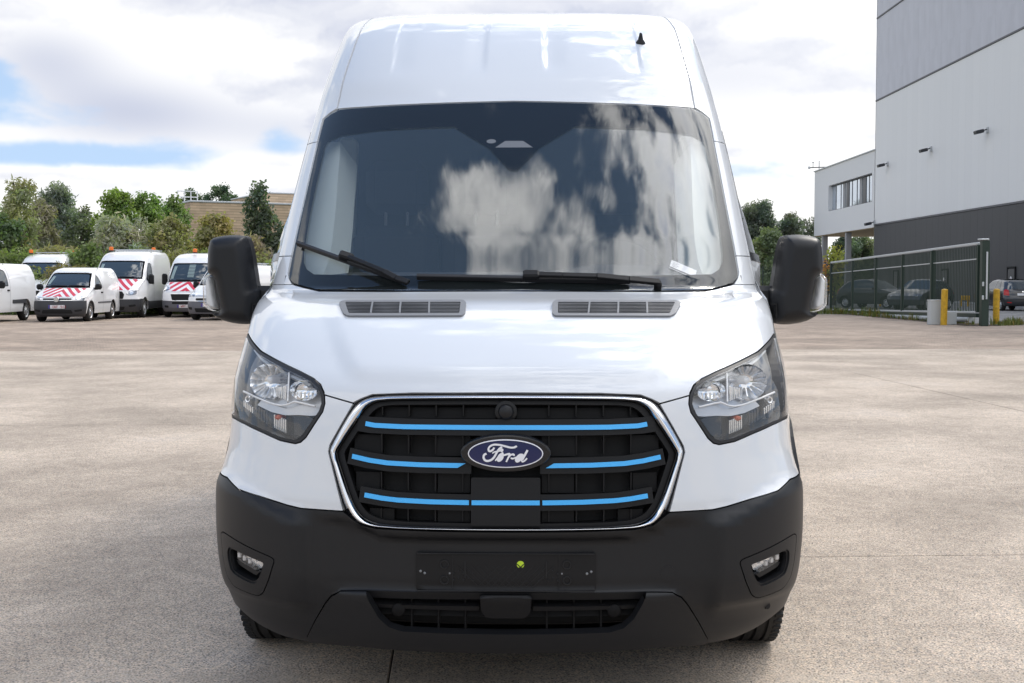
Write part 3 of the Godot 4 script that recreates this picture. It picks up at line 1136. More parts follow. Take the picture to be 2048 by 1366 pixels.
func build_trees():
	leaf_sprays = [leaf_spray(1, 18, 0.145, 1.1), leaf_spray(2, 22, 0.135, 1.9), leaf_spray(3, 18, 0.11, 1.2)]
	var g := "trees and shrubs along the left boundary"
	var G := Color(0.085, 0.125, 0.030)
	var L := [
		# column, top row, half width px, distance, base fraction, shape, tint, spray, clumps, name, label
		[40, 352, 34, 62, 0.16, 0.55, Color(0.135, 0.155, 0.055), 1, 17, "birch_tree", "slender yellowish birch, tallest tree at the left edge"],
		[8, 425, 44, 60, 0.06, 0.8, Color(0.055, 0.085, 0.025), 0, 14, "shade_tree", "low dark green tree at the very left edge beside the birch"],
		[118, 368, 48, 72, 0.20, 0.75, Color(0.10, 0.125, 0.062), 1, 20, "willow_tree", "grey-green willow right of the yellowish birch"],
		[82, 395, 34, 70, 0.16, 0.75, Color(0.135, 0.145, 0.068), 1, 14, "willow_tree", "pale olive willow crown between birch and grey-green willow"],
		[168, 412, 36, 68, 0.12, 0.8, Color(0.068, 0.092, 0.038), 0, 14, "shade_tree", "rounded dark tree between the willow and the bright maple"],
		[238, 372, 40, 66, 0.14, 0.65, Color(0.095, 0.150, 0.028), 0, 17, "maple_tree", "bright green maple with the pointed top left of the brick building"],
		[292, 380, 42, 68, 0.16, 0.65, Color(0.088, 0.138, 0.028), 0, 17, "maple_tree", "bright green maple with two peaks, middle of the left tree row"],
		[346, 392, 40, 70, 0.16, 0.7, Color(0.082, 0.128, 0.028), 0, 15, "maple_tree", "bright green maple just left of the roof guard rail"],
		[236, 432, 42, 55, 0.10, 0.8, Color(0.150, 0.175, 0.085), 1, 16, "sallow_shrub", "silvery olive sallow in front of the bright maples"],
		[276, 424, 22, 56, 0.10, 0.7, Color(0.155, 0.180, 0.090), 1, 10, "sallow_shrub", "narrow silvery sallow with wispy top behind the parked high-roof van"],
		[335, 434, 54, 57, 0.06, 0.8, Color(0.130, 0.140, 0.045), 0, 18, "thicket_tree", "brownish green thicket tree behind the middle work vans"],
		[430, 426, 46, 60, 0.10, 0.75, Color(0.170, 0.170, 0.050), 0, 16, "ash_tree", "yellow-olive young tree before the brick wall"],
		[382, 371, 34, 112, 0.25, 0.8, Color(0.050, 0.080, 0.026), 0, 14, "far_tree", "dark round treetop above the brick roof, left one of two"],
		[442, 362, 42, 112, 0.25, 0.8, Color(0.040, 0.070, 0.026), 0, 18, "far_tree", "dark broad treetop above the brick roof, right one of two"],
		[350, 392, 22, 108, 0.25, 0.8, Color(0.095, 0.115, 0.060), 1, 9, "far_tree", "pale grey-green treetop behind the roof guard rail"],
		[516, 360, 26, 62, 0.14, 0.45, Color(0.050, 0.072, 0.030), 0, 16, "columnar_tree", "slim dark columnar tree standing before the brick wall by the white van"],
		[548, 418, 30, 62, 0.08, 0.8, Color(0.052, 0.070, 0.030), 0, 12, "shade_tree", "dark bushy tree right behind the big van's left mirror"],
		[505, 470, 36, 58, 0.05, 0.8, Color(0.115, 0.115, 0.055), 1, 12, "sallow_shrub", "brownish shrub under the slim dark columnar tree"],
	]
	var i := 0
	for t in L:
		var d: float = t[3]
		var top := tall(t[1], d)
		var r: float = t[2] / 2550.0 * d
		tree(t[9], t[10], "tree", Vector3(along(t[0], d), 0, -d), crown(100 + i * 7, t[8], top * t[4], top, r, t[5]), 72.0 if d < 90 else 50.0, t[6] * 2.7, t[7], 300 + i, 0.14, g)
		i += 1
	var hedge := [
		[-20, 505, 60, 54.0], [30, 508, 52, 53.5], [78, 512, 44, 54.5], [125, 500, 46, 55.0], [172, 498, 48, 54.0], [215, 520, 40, 53.0],
		[300, 505, 44, 54.0], [352, 515, 42, 54.0], [398, 505, 40, 55.0], [450, 510, 44, 55.0], [500, 515, 40, 55.0], [150, 545, 60, 52.4], [60, 550, 60, 52.2], [330, 560, 60, 53.0], [440, 565, 60, 53.0]]
	var hues := [Color(0.085, 0.115, 0.030), Color(0.070, 0.105, 0.026), Color(0.105, 0.125, 0.038), Color(0.120, 0.120, 0.036)]
	var looks := ["leafy green hedge shrub", "dark green bramble shrub", "olive hedge shrub", "yellowish hedge shrub"]
	var nearby := ["at the far left edge behind the half-seen van", "behind the half-seen van's roof", "above the van with two orange beacons", "over the small striped van's roof, left", "over the small striped van's roof, right", "between the small striped van and the high-roof van", "over the high-roof van's front beacon", "between the high-roof vans", "over the grey-bumpered van", "left beside the big van's mirror", "behind the big van's mirror", "low behind the small striped van", "low behind the half-seen van", "low behind the high-roof van", "low behind the low white van"]
	for k in hedge.size():
		var h: Array = hedge[k]
		var d: float = h[3]
		tree("hedge_shrub", looks[k % 4] + " " + nearby[k], "shrub", Vector3(along(h[0], d), 0, -d), crown(600 + k * 3, 15, 0.1, tall(h[1], d), h[2] / 2550.0 * d, 0.4, 0.46), 72.0, hues[k % 4] * 2.8, [0, 2, 0, 1][k % 4], 700 + k, 0.06, "hedge behind the parked vans")
	var R := [
		[1512, 400, 44, 118, 0.15, 0.75, Color(0.066, 0.088, 0.042), 1, 20, "willow_tree", "big dark willow beyond the yard beside the van's right pillar"],
		[1576, 428, 36, 122, 0.15, 0.75, Color(0.075, 0.098, 0.048), 1, 16, "willow_tree", "grey-green willow left of the white office wing"],
		[1618, 432, 30, 124, 0.15, 0.75, Color(0.060, 0.085, 0.040), 1, 13, "willow_tree", "dark willow touching the office wing's far corner"],
		[1538, 452, 32, 74, 0.10, 0.6, Color(0.115, 0.155, 0.055), 0, 16, "young_tree", "light green young tree left of the right door mirror"],
		[1492, 470, 30, 80, 0.05, 0.7, Color(0.050, 0.075, 0.030), 0, 14, "shade_tree", "dark tree low beside the van's right side window"],
		[1590, 500, 44, 84, 0.05, 0.8, Color(0.052, 0.078, 0.030), 0, 14, "shade_tree", "dark bushy tree behind the right door mirror"],
		[1668, 488, 17, 72, 0.10, 0.6, Color(0.230, 0.240, 0.035), 0, 11, "golden_tree", "bright yellow-green small tree under the office wing"],
		[1652, 505, 10, 72, 0.10, 0.6, Color(0.300, 0.170, 0.030), 0, 6, "golden_tree", "small orange-tinged shrub at the right mirror's edge"],
		[1722, 470, 42, 128, 0.05, 0.8, Color(0.085, 0.115, 0.045), 1, 16, "willow_tree", "soft green tree seen under the raised office wing"],
		[1690, 465, 40, 134, 0.05, 0.8, Color(0.040, 0.060, 0.028), 0, 14, "shade_tree", "dark tree in the gap beneath the office wing"],
		[1760, 480, 40, 132, 0.05, 0.8, Color(0.070, 0.10, 0.042), 1, 12, "willow_tree", "green tree beside the warehouse's dark far corner"],
	]
	for t in R:
		var d: float = t[3]
		var top := tall(t[1], d)
		tree(t[9], t[10], "tree", Vector3(along(t[0], d), 0, -d), crown(900 + i * 7, t[8], top * t[4], top, t[2] / 2550.0 * d, t[5]), 72.0 if d < 90 else 50.0, t[6] * 2.3, t[7], 1300 + i, 0.15, "trees beyond the right boundary", 1.0 if d < 90 else 1.35)
		i += 1
	tufts("verge_grass", "rough green grass on the verge behind the parked vans", [[-26, -52.5, -8, -52.5, 0.6], [-26, -54.0, -4, -54.0, 0.9]], 2600, 0.12, 0.4, [Color(1, 1, 1), Color(1.3, 1.15, 0.9), Color(0.8, 0.95, 0.7)], 71)

# ---------------------------------------------------------------- gate and bollards
func build_gate():
	var A := Vector3(13.95, 0, -38.2)
	var B := Vector3(13.93, 0, -55.7)
	var ya := 0.40
	var yb := 0.09
	var hgt := 2.02
	var g := thing("sliding_gate", "long dark green barred sliding gate on a pale bottom beam", "gate", A)
	var along_ := (B - A)
	var len_ := along_.length()
	var dir := along_ / len_
	var low := func(t: float) -> Vector3: return dir * len_ * t + Vector3.UP * lerpf(ya, yb, t)
	var st := begin()
	bar(st, low.call(0.0) + Vector3.UP * (hgt + 0.04), low.call(1.0) + Vector3.UP * (hgt + 0.04), 0.09, 0.08, 0.012)
	part(g, "top_rail", st, M.galvanised)
	st = begin()
	bar(st, low.call(0.02), low.call(1.0), 0.07, 0.06, 0.008)
	part(g, "bottom_rail", st, M.galvanised)
	st = begin()
	bar(st, low.call(0.0) + Vector3.UP * (hgt - 0.42), low.call(1.0) + Vector3.UP * (hgt - 0.42), 0.035, 0.035)
	part(g, "cross_rail", st, M.galvanised)
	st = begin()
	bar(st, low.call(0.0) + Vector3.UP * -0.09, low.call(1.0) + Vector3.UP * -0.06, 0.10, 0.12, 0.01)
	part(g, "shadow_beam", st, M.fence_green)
	st = begin()
	tube(st, [low.call(0.035) - Vector3.UP * 0.22, low.call(0.18) - Vector3.UP * 0.22], 0.085, 14)
	part(g, "bottom_beam", st, M.cabinet)
	st = begin()
	tube(st, [low.call(0.24) - Vector3.UP * 0.21, low.call(1.0) - Vector3.UP * 0.15], 0.085, 14)
	part(g, "bottom_beam", st, M.cabinet)
	for t in [0.0, 0.235, 0.42, 0.61, 0.80, 1.0]:
		st = begin()
		var w := 0.16 if t < 0.3 and t > 0.0 else 0.10
		box(st, low.call(t) + Vector3.UP * (hgt * 0.5), Vector3(w, hgt, w), 0.012)
		part(g, "upright", st, M.fence_green)
	var bars := 126
	st = begin()
	box(st, Vector3.ZERO, Vector3(0.023, hgt - 0.06, 0.023), 0.003)
	var bm := st.commit()
	for k in bars:
		var o := part_mesh(g, "bar", bm, M.fence_green)
		o.position = low.call((k + 0.5) / bars) + Vector3.UP * (hgt * 0.5 + 0.01)
	var p := thing("gate_post", "stout dark green gate post with rollers at the gate's near end", "post", A + Vector3(0.06, 0, 0.35))
	st = begin()
	box(st, Vector3(0, 1.27, 0), Vector3(0.22, 2.54, 0.22), 0.015)
	part(p, "column", st, M.fence_green)
	st = begin()
	box(st, Vector3(-0.05, 2.57, 0), Vector3(0.26, 0.05, 0.26), 0.01)
	part(p, "cap", st, M.galvanised)
	st = begin()
	box(st, Vector3(0.02, 1.5, 0.13), Vector3(0.05, 1.4, 0.03), 0.005)
	part(p, "strip", st, M.galvanised)
	for y in [0.85, 1.25]:
		st = begin()
		box(st, Vector3(-0.09, y, 0.14), Vector3(0.05, 0.13, 0.05), 0.01)
		part(p, "sensor", st, M.cabinet)
	for k in 2:
		var d: float = [38.8, 39.6][k]
		var bl := thing("bollard", ["yellow steel bollard beside the grey cabinet in front of the gate", "yellow steel bollard right of the gate post, in front of the dark car"][k], "bollard", Vector3(along([1887.5, 1992.5][k], d), 0, -d), 0.0, "yellow bollards at the gate")
		st = begin()
		tube(st, [Vector3(0, -0.05, 0), Vector3(0.02 * (1 - k), 1.06, 0)], 0.098, 20)
		part(bl, "post", st, M.yellow)
		st = begin()
		lathe(st, [Vector2(0.099, -0.01), Vector2(0.092, 0.02), Vector2(0.05, 0.04), Vector2(0, 0.045)], Vector3(0.02 * (1 - k), 1.06, 0), Basis.IDENTITY, 20)
		part(bl, "cap", st, M.yellow)
	var cb := thing("gate_drive_cabinet", "light grey gate drive cabinet between the gate and the yellow bollard", "cabinet", Vector3(along(1868.5, 39.2), 0, -39.2))
	st = begin()
	box(st, Vector3(0, 0.37, 0), Vector3(0.34, 0.74, 0.3), 0.012)
	part(cb, "housing", st, M.cabinet)
	st = begin()
	box(st, Vector3(0, 0.75, 0), Vector3(0.36, 0.03, 0.32), 0.006)
	part(cb, "lid", st, M.galvanised)
	st = begin()
	box(st, Vector3(0.5, 0.2, -0.06), Vector3(0.36, 0.40, 0.24), 0.012)
	part(cb, "side_box", st, M.cabinet)
	# yellow guard rails before the warehouse
	var rl := [[1743, 46, "yellow guard rail seen through the left half of the gate"], [1795, 30, "shorter yellow guard rail seen through the middle of the gate"], [1930, 18, "short yellow guard rail seen through the gate's right end"]]
	for r in rl:
		var o := thing("guard_rail", r[2], "guard rail", Vector3(along(r[0], 68.0), 0, -68.0), 0.0, "yellow guard rails")
		var w: float = r[1] / 2550.0 * 68.0
		st = begin()
		box(st, Vector3(0, 0.46, 0), Vector3(w, 0.26, 0.08), 0.02)
		part(o, "beam", st, M.yellow)
		for s in [-0.4, 0.4]:
			st = begin()
			box(st, Vector3(w * s, 0.17, -0.08), Vector3(0.1, 0.36, 0.08), 0.01)
			part(o, "leg", st, M.yellow)
	# mesh fence left of the gate
	var mf := thing("mesh_fence", "dark green wire mesh fence between the van's mirror and the gate", "fence", Vector3(along(1480, 57.0), 0, -57.0))
	var n := 8
	var span := along(1660, 57.0) - along(1480, 57.0)
	for k in n + 1:
		st = begin()
		box(st, Vector3(span * k / n, 1.0, 0), Vector3(0.06, 2.0, 0.06), 0.006)
		part(mf, "post", st, M.fence_green)
	st = begin()
	for k in 11: box(st, Vector3(span * 0.5, 0.1 + 0.185 * k, 0), Vector3(span, 0.012, 0.012))
	for k in 80: box(st, Vector3(span * (k + 0.5) / 80.0, 1.0, 0.013), Vector3(0.010, 1.9, 0.010))
	var wm := part(mf, "wire_mesh", st, M.fence_green)
	wm.set_meta("kind", "stuff")

func build_small_things():
	tufts("weeds", "green and dry weeds growing along the foot of the gate", [[14.0, -38.6, 13.6, -55.0, 0.12], [13.9, -42.0, 13.6, -53.0, 0.2], [14.5, -38.2, 16.2, -39.4, 0.16], [11.8, -53.5, 14.0, -52.0, 0.4]], 700, 0.08, 0.32, [Color(1, 1.1, 0.8), Color(1.2, 1.2, 0.8), Color(1.9, 1.2, 0.8)], 5)
	tufts("weeds", "taller green weed clump on the gate's pale beam left of the cabinet", [[14.1, -40.2, 14.05, -41.2, 0.12]], 40, 0.25, 0.6, [Color(1.2, 1.4, 0.8)], 6)
	var st := begin()
	var rng := RandomNumberGenerator.new()
	rng.seed = 8
	var soil := PackedVector2Array()
	for k in 20: soil.append(Vector2(13.55 + rng.randf_range(-0.2, 0.1), -38.0 - k * 0.85))
	for k in range(19, -1, -1): soil.append(Vector2(14.6, -38.0 - k * 0.85))
	var idx := Geometry2D.triangulate_polygon(soil)
	for k in range(0, idx.size(), 3):
		var a := soil[idx[k]]
		var b := soil[idx[k + 1]]
		var c := soil[idx[k + 2]]
		tri(st, Vector3(a.x, 0.012, a.y), Vector3(b.x, 0.012, b.y), Vector3(c.x, 0.012, c.y), Vector3.UP, Vector3.UP, Vector3.UP)
	structure("soil_strip", st, M.soil)

# ---------------------------------------------------------------- the big white van
var van: Node3D
var sh: Shell

func van_relief(x: float, y: float) -> float:
	var ax := absf(x)
	var b := 0.0
	if y > 0.98 and y < 1.30:
		var m := smoothstep(1.0, 1.07, y) * (1.0 - smoothstep(1.235, 1.275, y))
		var e := lerpf(0.44, 0.60, clampf((y - 1.0) / 0.22, 0.0, 1.0))
		b -= 0.027 * m * (1.0 - smoothstep(e - 0.05, e + 0.04, ax))
	elif y < 0.72:
		b += 0.026 * (1.0 - smoothstep(0.552 + 0.05 * smoothstep(0.30, 0.52, ax), 0.574 + 0.05 * smoothstep(0.30, 0.52, ax), y)) * (1.0 - smoothstep(0.42, 0.58, ax)) * smoothstep(0.395, 0.41, y)
		var rim := 0.642 + 0.085 * smoothstep(0.60, 0.90, ax)
		b -= 0.030 * smoothstep(0.57, 0.635, ax) * smoothstep(-0.004, 0.052, rim - y) * smoothstep(0.28, 0.40, y)
		b -= 0.010 * smoothstep(0.50, 0.66, ax) * smoothstep(0.335, 0.35, y) * (1.0 - smoothstep(0.35, 0.40, y))
	elif y > 2.19:
		var band := smoothstep(0.124, 0.132, ax) * (1.0 - smoothstep(0.15, 0.24, ax)) + smoothstep(0.43, 0.52, ax) * (1.0 - smoothstep(0.538, 0.546, ax))
		b += 0.0085 * band * smoothstep(2.19, 2.28, y)
	return b

func both(a: Array) -> Array:
	var p := pts(a)
	return [p, mirrored(p)]

func build_hero_van():
	sh = Shell.new(
		[.16,.16, .22,.07, .32,.03, .45,.0, .6,.0, .75,.012, .9,.035, .985,.06, 1.02,.09, 1.08,.18, 1.16,.34, 1.24,.58, 1.283,.85, 1.32,.893, 1.5,1.094, 1.8,1.429, 2.06,1.72, 2.2,1.88, 2.4,2.15, 2.5,2.32, 2.6,2.56, 2.65,2.80, 2.68,3.05, 2.70,3.4],
		[.16,.80, .24,.895, .32,.92, .42,.935, .55,.942, .66,.94, .72,.925, .8,.905, .9,.898, 1.0,.897, 1.1,.903, 1.2,.925, 1.3,.945, 1.5,.932, 1.8,.913, 2.06,.893, 2.3,.873, 2.5,.858, 2.6,.84, 2.65,.815, 2.70,.77],
		[.16,.50, .5,.48, .9,.46, 1.0,.48, 1.1,.5, 1.24,.50, 1.3,.5, 1.5,.45, 1.8,.40, 2.06,.38, 2.4,.38, 2.70,.30],
		[.16,2.6, 1.0,2.7, 1.24,2.9, 1.3,2.7, 2.06,2.9, 2.2,4.0, 2.70,4.5],
		[.16,.98, .5,1.025, 1.3,1.03, 1.5,1.012, 1.75,.962, 2.0,.928, 2.4,.895, 2.6,.862, 2.70,.80])
	sh.extra = van_relief
	sh.high_flare = 0.34
	van = thing("electric_van", "big white high-roof electric van facing the camera, blue-lined grille and dark bumper", "van", Vector3(-0.0186, 0, -3.65), -0.018)
	van_skin()
	van_glass()
	van_grille()
	van_bumper()
	for s in [1.0, -1.0]:
		van_lamp(s)
		van_mirror(s)
		van_vent(s)
		van_wheel(s, 1.02)
		van_wheel(s, 4.77)
	van_wipers()
	van_cab()

func van_skin():
	var hood := sym([0,1.2765, .489,1.2745, .696,1.275, .766,1.287, .819,1.299, 9,1.253, 9,1.20, 9,1.145, .886,1.137, .850,1.118, .795,1.091, .716,1.066, .631,1.040, .582,1.022, .555,1.005, .541,.982, .541,.977, .452,.956, .429,.968, .395,.981, .274,.987, 0,.989])
	var o := part(van, "bonnet", on_front(sh, hood, [], 0.0, 0.02, null, 0.02, 0.012), M.white)
	for p in both([.453,.9515, .539,.972, .5365,.950, .5425,.925, .5715,.882, .5935,.848, .611,.832, .630,.8265, .681,.8325, .745,.8515, .8155,.8695, .861,.8775, 9,.866, 9,.82, 9,.776, .871,.7045, .819,.6815, .727,.6655, .650,.6495, .607,.6435, .478,.6425, .513,.768, .5255,.811, .5215,.831, .4905,.886]):
		part(van, "bumper_skin", on_front(sh, p, [], 0.0, 0.02), M.white)
	var fore := sym([0,2.0685, .209,2.0635, .419,2.0585, .633,2.0545, .764,2.056, .755,2.207, .742,2.362, .735,2.511, .712,2.60, .695,2.655, .68,2.699, 0,2.699])
	part(van, "forehead", on_front(sh, fore, [], 0.0, 0.02, null, 0.012, 0.02), M.white)
	for s in [1.0, -1.0]:
		var q := func(a: Array) -> PackedVector2Array: return pts(a) if s > 0 else mirrored(pts(a))
		part(van, "pillar_cover", on_front(sh, q.call([.772,2.058, .803,2.040, .8355,2.013, .838,1.9035, 9,1.9035, 9,2.2, 9,2.5, 9,2.65, 9,2.699, .69,2.699, .705,2.655, .722,2.60, .745,2.511, .752,2.362, .765,2.207]), [], 0.0, 0.02), M.white)
		part(van, "pillar_cover", on_front(sh, q.call([.8375,1.8995, .838,1.858, .8445,1.636, .8515,1.452, .853,1.412, 9,1.402, 9,1.6, 9,1.8995]), [], 0.0, 0.02), M.white)
		part(van, "pillar_cover", on_front(sh, q.call([.853,1.408, .8535,1.346, .8445,1.325, .824,1.302, 9,1.257, 9,1.398]), [], 0.0, 0.02), M.white)
		# gutter strip between forehead and pillar
		part(van, "roof_seam", on_front(sh, q.call([.756,2.057, .774,2.057, .767,2.207, .754,2.362, .747,2.511, .724,2.60, .707,2.655, .692,2.699, .678,2.699, .693,2.655, .710,2.60, .733,2.511, .740,2.362, .753,2.207]), [], -0.005, 0.0), M.seam_white)
		part(van, "headlight_flank", on_side(sh, pts([0, .868, .62, .885, .60, 1.10, 0, 1.143]), [], s, -0.002, 0.01), M.lamp_dark)
		part(van, "bumper_flank", on_side(sh, pts([0, .27, .60, .30, .60, .745, 0, .773]), [], s, 0.0, 0.03), M.plastic)
		var arch1 := ellipse(Vector2(1.02, .35), .43, .43, 40)
		var arch2 := ellipse(Vector2(4.77, .35), .43, .43, 40)
		part(van, "front_wing", on_side(sh, pts([0, .779, .605, .75, .605, .42, 1.255, .42, 1.255, 1.36, 0, 1.36, 0, 1.147, .606, 1.104, .628, .882, 0, .864]), [arch1], s, 0.0, 0.02), M.white)
		var glass_hole := rounded(pts([1.34, 1.40, 2.20, 1.36, 2.20, 1.97, 1.86, 1.97, 1.52, 1.66]), 0.05)
		var door := part(van, "front_door", on_side(sh, pts([1.262, .42, 2.30, .42, 2.30, 2.08, 1.84, 2.08, 1.52, 1.78, 1.262, 1.42]), [arch1, glass_hole], s, 0.004, 0.03), M.white)
		part(door, "door_window", on_side(sh, glass_hole, [], s, -0.006, 0.0), M.dark_pane)
		part(door, "window_frame", on_side(sh, glass_hole, [inset(glass_hole, 0.035)], s, 0.006, 0.02), M.gloss_black)
		part(door, "door_handle", on_side(sh, rounded(pts([2.06, 1.16, 2.24, 1.16, 2.24, 1.20, 2.06, 1.20]), 0.018), [], s, 0.03, 0.03), M.plastic)
		part(van, "side_panel", on_side(sh, pts([2.308, .42, 5.90, .42, 5.90, 2.699, 0, 2.699, 0, 1.37, 1.255, 1.37, 1.255, 1.43, 1.515, 1.79, 1.835, 2.088, 2.308, 2.088]), [arch2], s, 0.0, 0.02), M.white)
		part(van, "side_moulding", on_side(sh, pts([1.47, .50, 4.30, .50, 4.30, .66, 1.47, .66]), [], s, 0.014, 0.02), M.plastic)
		part(van, "sill", on_side(sh, pts([1.44, .28, 4.36, .28, 4.36, .415, 1.44, .415]), [], s, -0.01, 0.03), M.plastic)
		for c in [1.02, 4.77]:
			var ring := ellipse(Vector2(c, .35), .47, .47, 40)
			var half := Geometry2D.intersect_polygons(ring, pts([c - 0.6, .42, c + 0.6, .42, c + 0.6, 1.2, c - 0.6, 1.2]))[0]
			part(van, "wheel_arch", on_side(sh, half, [ellipse(Vector2(c, .35), .425, .425, 40)], s, 0.012, 0.05), M.plastic)
	# roof, back and floor
	var st := begin()
	var n := 24
	for i in n:
		var xa := lerpf(-.77, .77, float(i) / n)
		var xb := lerpf(-.77, .77, float(i + 1) / n)
		var top := func(x: float, b: float) -> Vector3: return Vector3(x * lerpf(1.0, 1.04, clampf((b - 3.6) / 0.9, 0, 1)), 2.699 + 0.035 * (1.0 - pow(absf(x) / 0.77, 2.0)) * smoothstep(3.2, 4.4, b), -b)
		for j in 5:
			var b0: float = sh.depth(xa, 2.699)
			var b1: float = sh.depth(xb, 2.699)
			quad(st, top.call(xa, lerpf(b0, 5.9, j / 5.0)), top.call(xb, lerpf(b1, 5.9, j / 5.0)), top.call(xb, lerpf(b1, 5.9, (j + 1) / 5.0)), top.call(xa, lerpf(b0, 5.9, (j + 1) / 5.0)), Vector3.UP)
	part(van, "roof", st, M.white)
	st = begin()
	for j in 24:
		var ya := lerpf(.30, 2.699, j / 24.0)
		var yb := lerpf(.30, 2.699, (j + 1) / 24.0)
		var wa := sh.wide(5.9, ya)
		var wb := sh.wide(5.9, yb)
		quad(st, Vector3(-wa, ya, -5.9), Vector3(wa, ya, -5.9), Vector3(wb, yb, -5.9), Vector3(-wb, yb, -5.9), Vector3(0, 0, -1))
	part(van, "rear_panel", st, M.white)
	st = begin()
	box(st, Vector3(0, 0.40, -3.2), Vector3(1.5, 0.10, 5.3))
	box(st, Vector3(0, 0.42, -1.0), Vector3(1.36, 0.3, 1.3), 0.04)
	box(st, Vector3(0, .222, -.80), Vector3(1.16, .02, 1.1))
	box(st, Vector3(0, .27, -2.6), Vector3(1.3, .02, 2.6))
	part(van, "underbody", st, M.recess)
	st = begin()
	lathe(st, [Vector2(0.0, 0.044), Vector2(0.006, 0.041), Vector2(0.009, 0.028), Vector2(0.012, 0.014), Vector2(0.021, 0.002), Vector2(0.023, -0.01)], sh.front(sh.to_u(pts([.559, 2.388]))[0]), Basis.from_euler(Vector3(0.3, 0, 0)), 20)
	part(van, "roof_aerial", st, M.plastic)

func van_glass():
	var edge := sym([0,2.0655, .209,2.060, .419,2.055, .633,2.051, .757,2.051, .797,2.034, .830,2.011, .834,1.858, .841,1.636, .848,1.452, .850,1.346, .841,1.327, .818,1.307, .761,1.294, .697,1.281, .492,1.279, 0,1.279])
	var clear := sym([0,1.752, .017,1.754, .058,1.80, .100,1.851, .247,1.949, .556,1.941, .727,1.926, .777,1.908, .797,1.878, .803,1.571, .797,1.421, .789,1.385, .772,1.360, .736,1.341, .499,1.336, 0,1.333])
	var w := part(van, "windscreen", on_front(sh, edge, [], 0.0, 0.0, null, 0.02, 0.02), M.pane)
	part(w, "inner_pane", on_front(sh, inset(edge, 0.004), [], -0.009, 0.0, null, 0.03, 0.03), M.inner_pane)
	part(w, "black_border", on_front(sh, edge, [clear], -0.004, 0.0), M.frit)
	var st := begin()
	var at := func(x: float, y: float, off: float) -> Transform3D:
		var q := sh.to_u(pts([x, y]))[0]
		var n := normal_of(sh.front, q, 2.0)
		var ex := (Vector3.RIGHT - n * n.x).normalized()
		return Transform3D(Basis(ex, n.cross(ex), n), sh.front(q) + n * off)
	var t: Transform3D = at.call(0.0, 1.858, -0.002)
	plate(st, pts([-.075, -.012, .075, -.012, .036, .032, -.036, .032]), t.origin, t.basis, 0.001)
	part(w, "camera_window", st, M.vent_grey)
	st = begin()
	t = at.call(-0.092, 1.878, -0.002)
	plate(st, ellipse(Vector2.ZERO, .019, .014), t.origin, t.basis, 0.001)
	part(w, "rain_sensor", st, M.vent_grey)
	# the paper card behind the glass at the lower right
	st = begin()
	t = at.call(0.628, 1.362, -0.0072)
	var turn := Basis(t.basis.z, -0.29)
	var cb := turn * t.basis
	plate(st, pts([-.050, -.025, .050, -.025, .050, .025, -.050, .025]), t.origin, cb, 0.001)
	var card := part(w, "paper_card", st, M.paper)
	card.set_meta("label", "white paper card with small print tucked inside the lower right of the windscreen")
	st = begin()
	plate(st, pts([-.050, -.022, .050, -.022, .050, -.015, -.050, -.015]), t.origin + cb.z * 0.0008, cb, 0.0)
	for k in 4: plate(st, pts([-.042, .016 - k * .008, -.018 - (k % 2) * .006, .016 - k * .008, -.018 - (k % 2) * .006, .0175 - k * .008, -.042, .0175 - k * .008]), t.origin + cb.z * 0.0008, cb, 0.0)
	part(w, "card_print", st, M.print_grey)

# a ring between two outlines of equal point counts, domed by h
func ring_band(f: Callable, outer: PackedVector2Array, inner: PackedVector2Array, lift: float, h: float) -> SurfaceTool:
	var st := begin()
	var n := outer.size()
	var k := 6
	var rows := []
	for i in n:
		var row := []
		for j in k + 1:
			var t := float(j) / k
			var q := outer[i].lerp(inner[i], t)
			var p: Vector3 = f.call(q)
			row.append(p + Vector3(0, 0, lift + h * sin(PI * t)))
		rows.append(row)
	var nrm := []
	for i in n:
		var r := []
		for j in k + 1:
			var du: Vector3 = rows[(i + 1) % n][j] - rows[(i + n - 1) % n][j]
			var dv: Vector3 = rows[i][mini(j + 1, k)] - rows[i][maxi(j - 1, 0)]
			var m := du.cross(dv).normalized()
			r.append(m if m.z > 0 else -m)
		nrm.append(r)
	for i in n:
		var i2 := (i + 1) % n
		for j in k:
			tri(st, rows[i][j], rows[i2][j], rows[i2][j + 1], nrm[i][j], nrm[i2][j], nrm[i2][j + 1])
			tri(st, rows[i][j], rows[i2][j + 1], rows[i][j + 1], nrm[i][j], nrm[i2][j + 1], nrm[i][j + 1])
	return st

func plain(q: Vector2) -> Vector3:
	return Vector3(q.x, q.y, -sh.depth(q.x, q.y))

func smooth_loop(p: PackedVector2Array, per: int) -> PackedVector2Array:
	var o := PackedVector2Array()
	var n := p.size()
	for i in n:
		var a := p[(i + n - 1) % n]
		var b := p[i]
		var c := p[(i + 1) % n]
		var d := p[(i + 2) % n]
		# lengths kept apart, so that long straights stay straight
		var l := b.distance_to(c)
		var m0: Vector2 = (c - a) / (b.distance_to(a) + l) * l
		var m1: Vector2 = (d - b) / (c.distance_to(d) + l) * l
		for k in per:
			var t := float(k) / per
			var t2 := t * t
			var t3 := t2 * t
			o.append(b * (2 * t3 - 3 * t2 + 1) + m0 * (t3 - 2 * t2 + t) + c * (3 * t2 - 2 * t3) + m1 * (t3 - t2))
	return o

func stripe(path: PackedVector2Array, half: float) -> PackedVector2Array:
	var a := PackedVector2Array()
	var b := PackedVector2Array()
	for i in path.size():
		var d: Vector2 = (path[mini(i + 1, path.size() - 1)] - path[maxi(i - 1, 0)]).normalized()
		var n := Vector2(-d.y, d.x) * half
		a.append(path[i] + n)
		b.insert(0, path[i] - n)
	a.append_array(b)
	return a

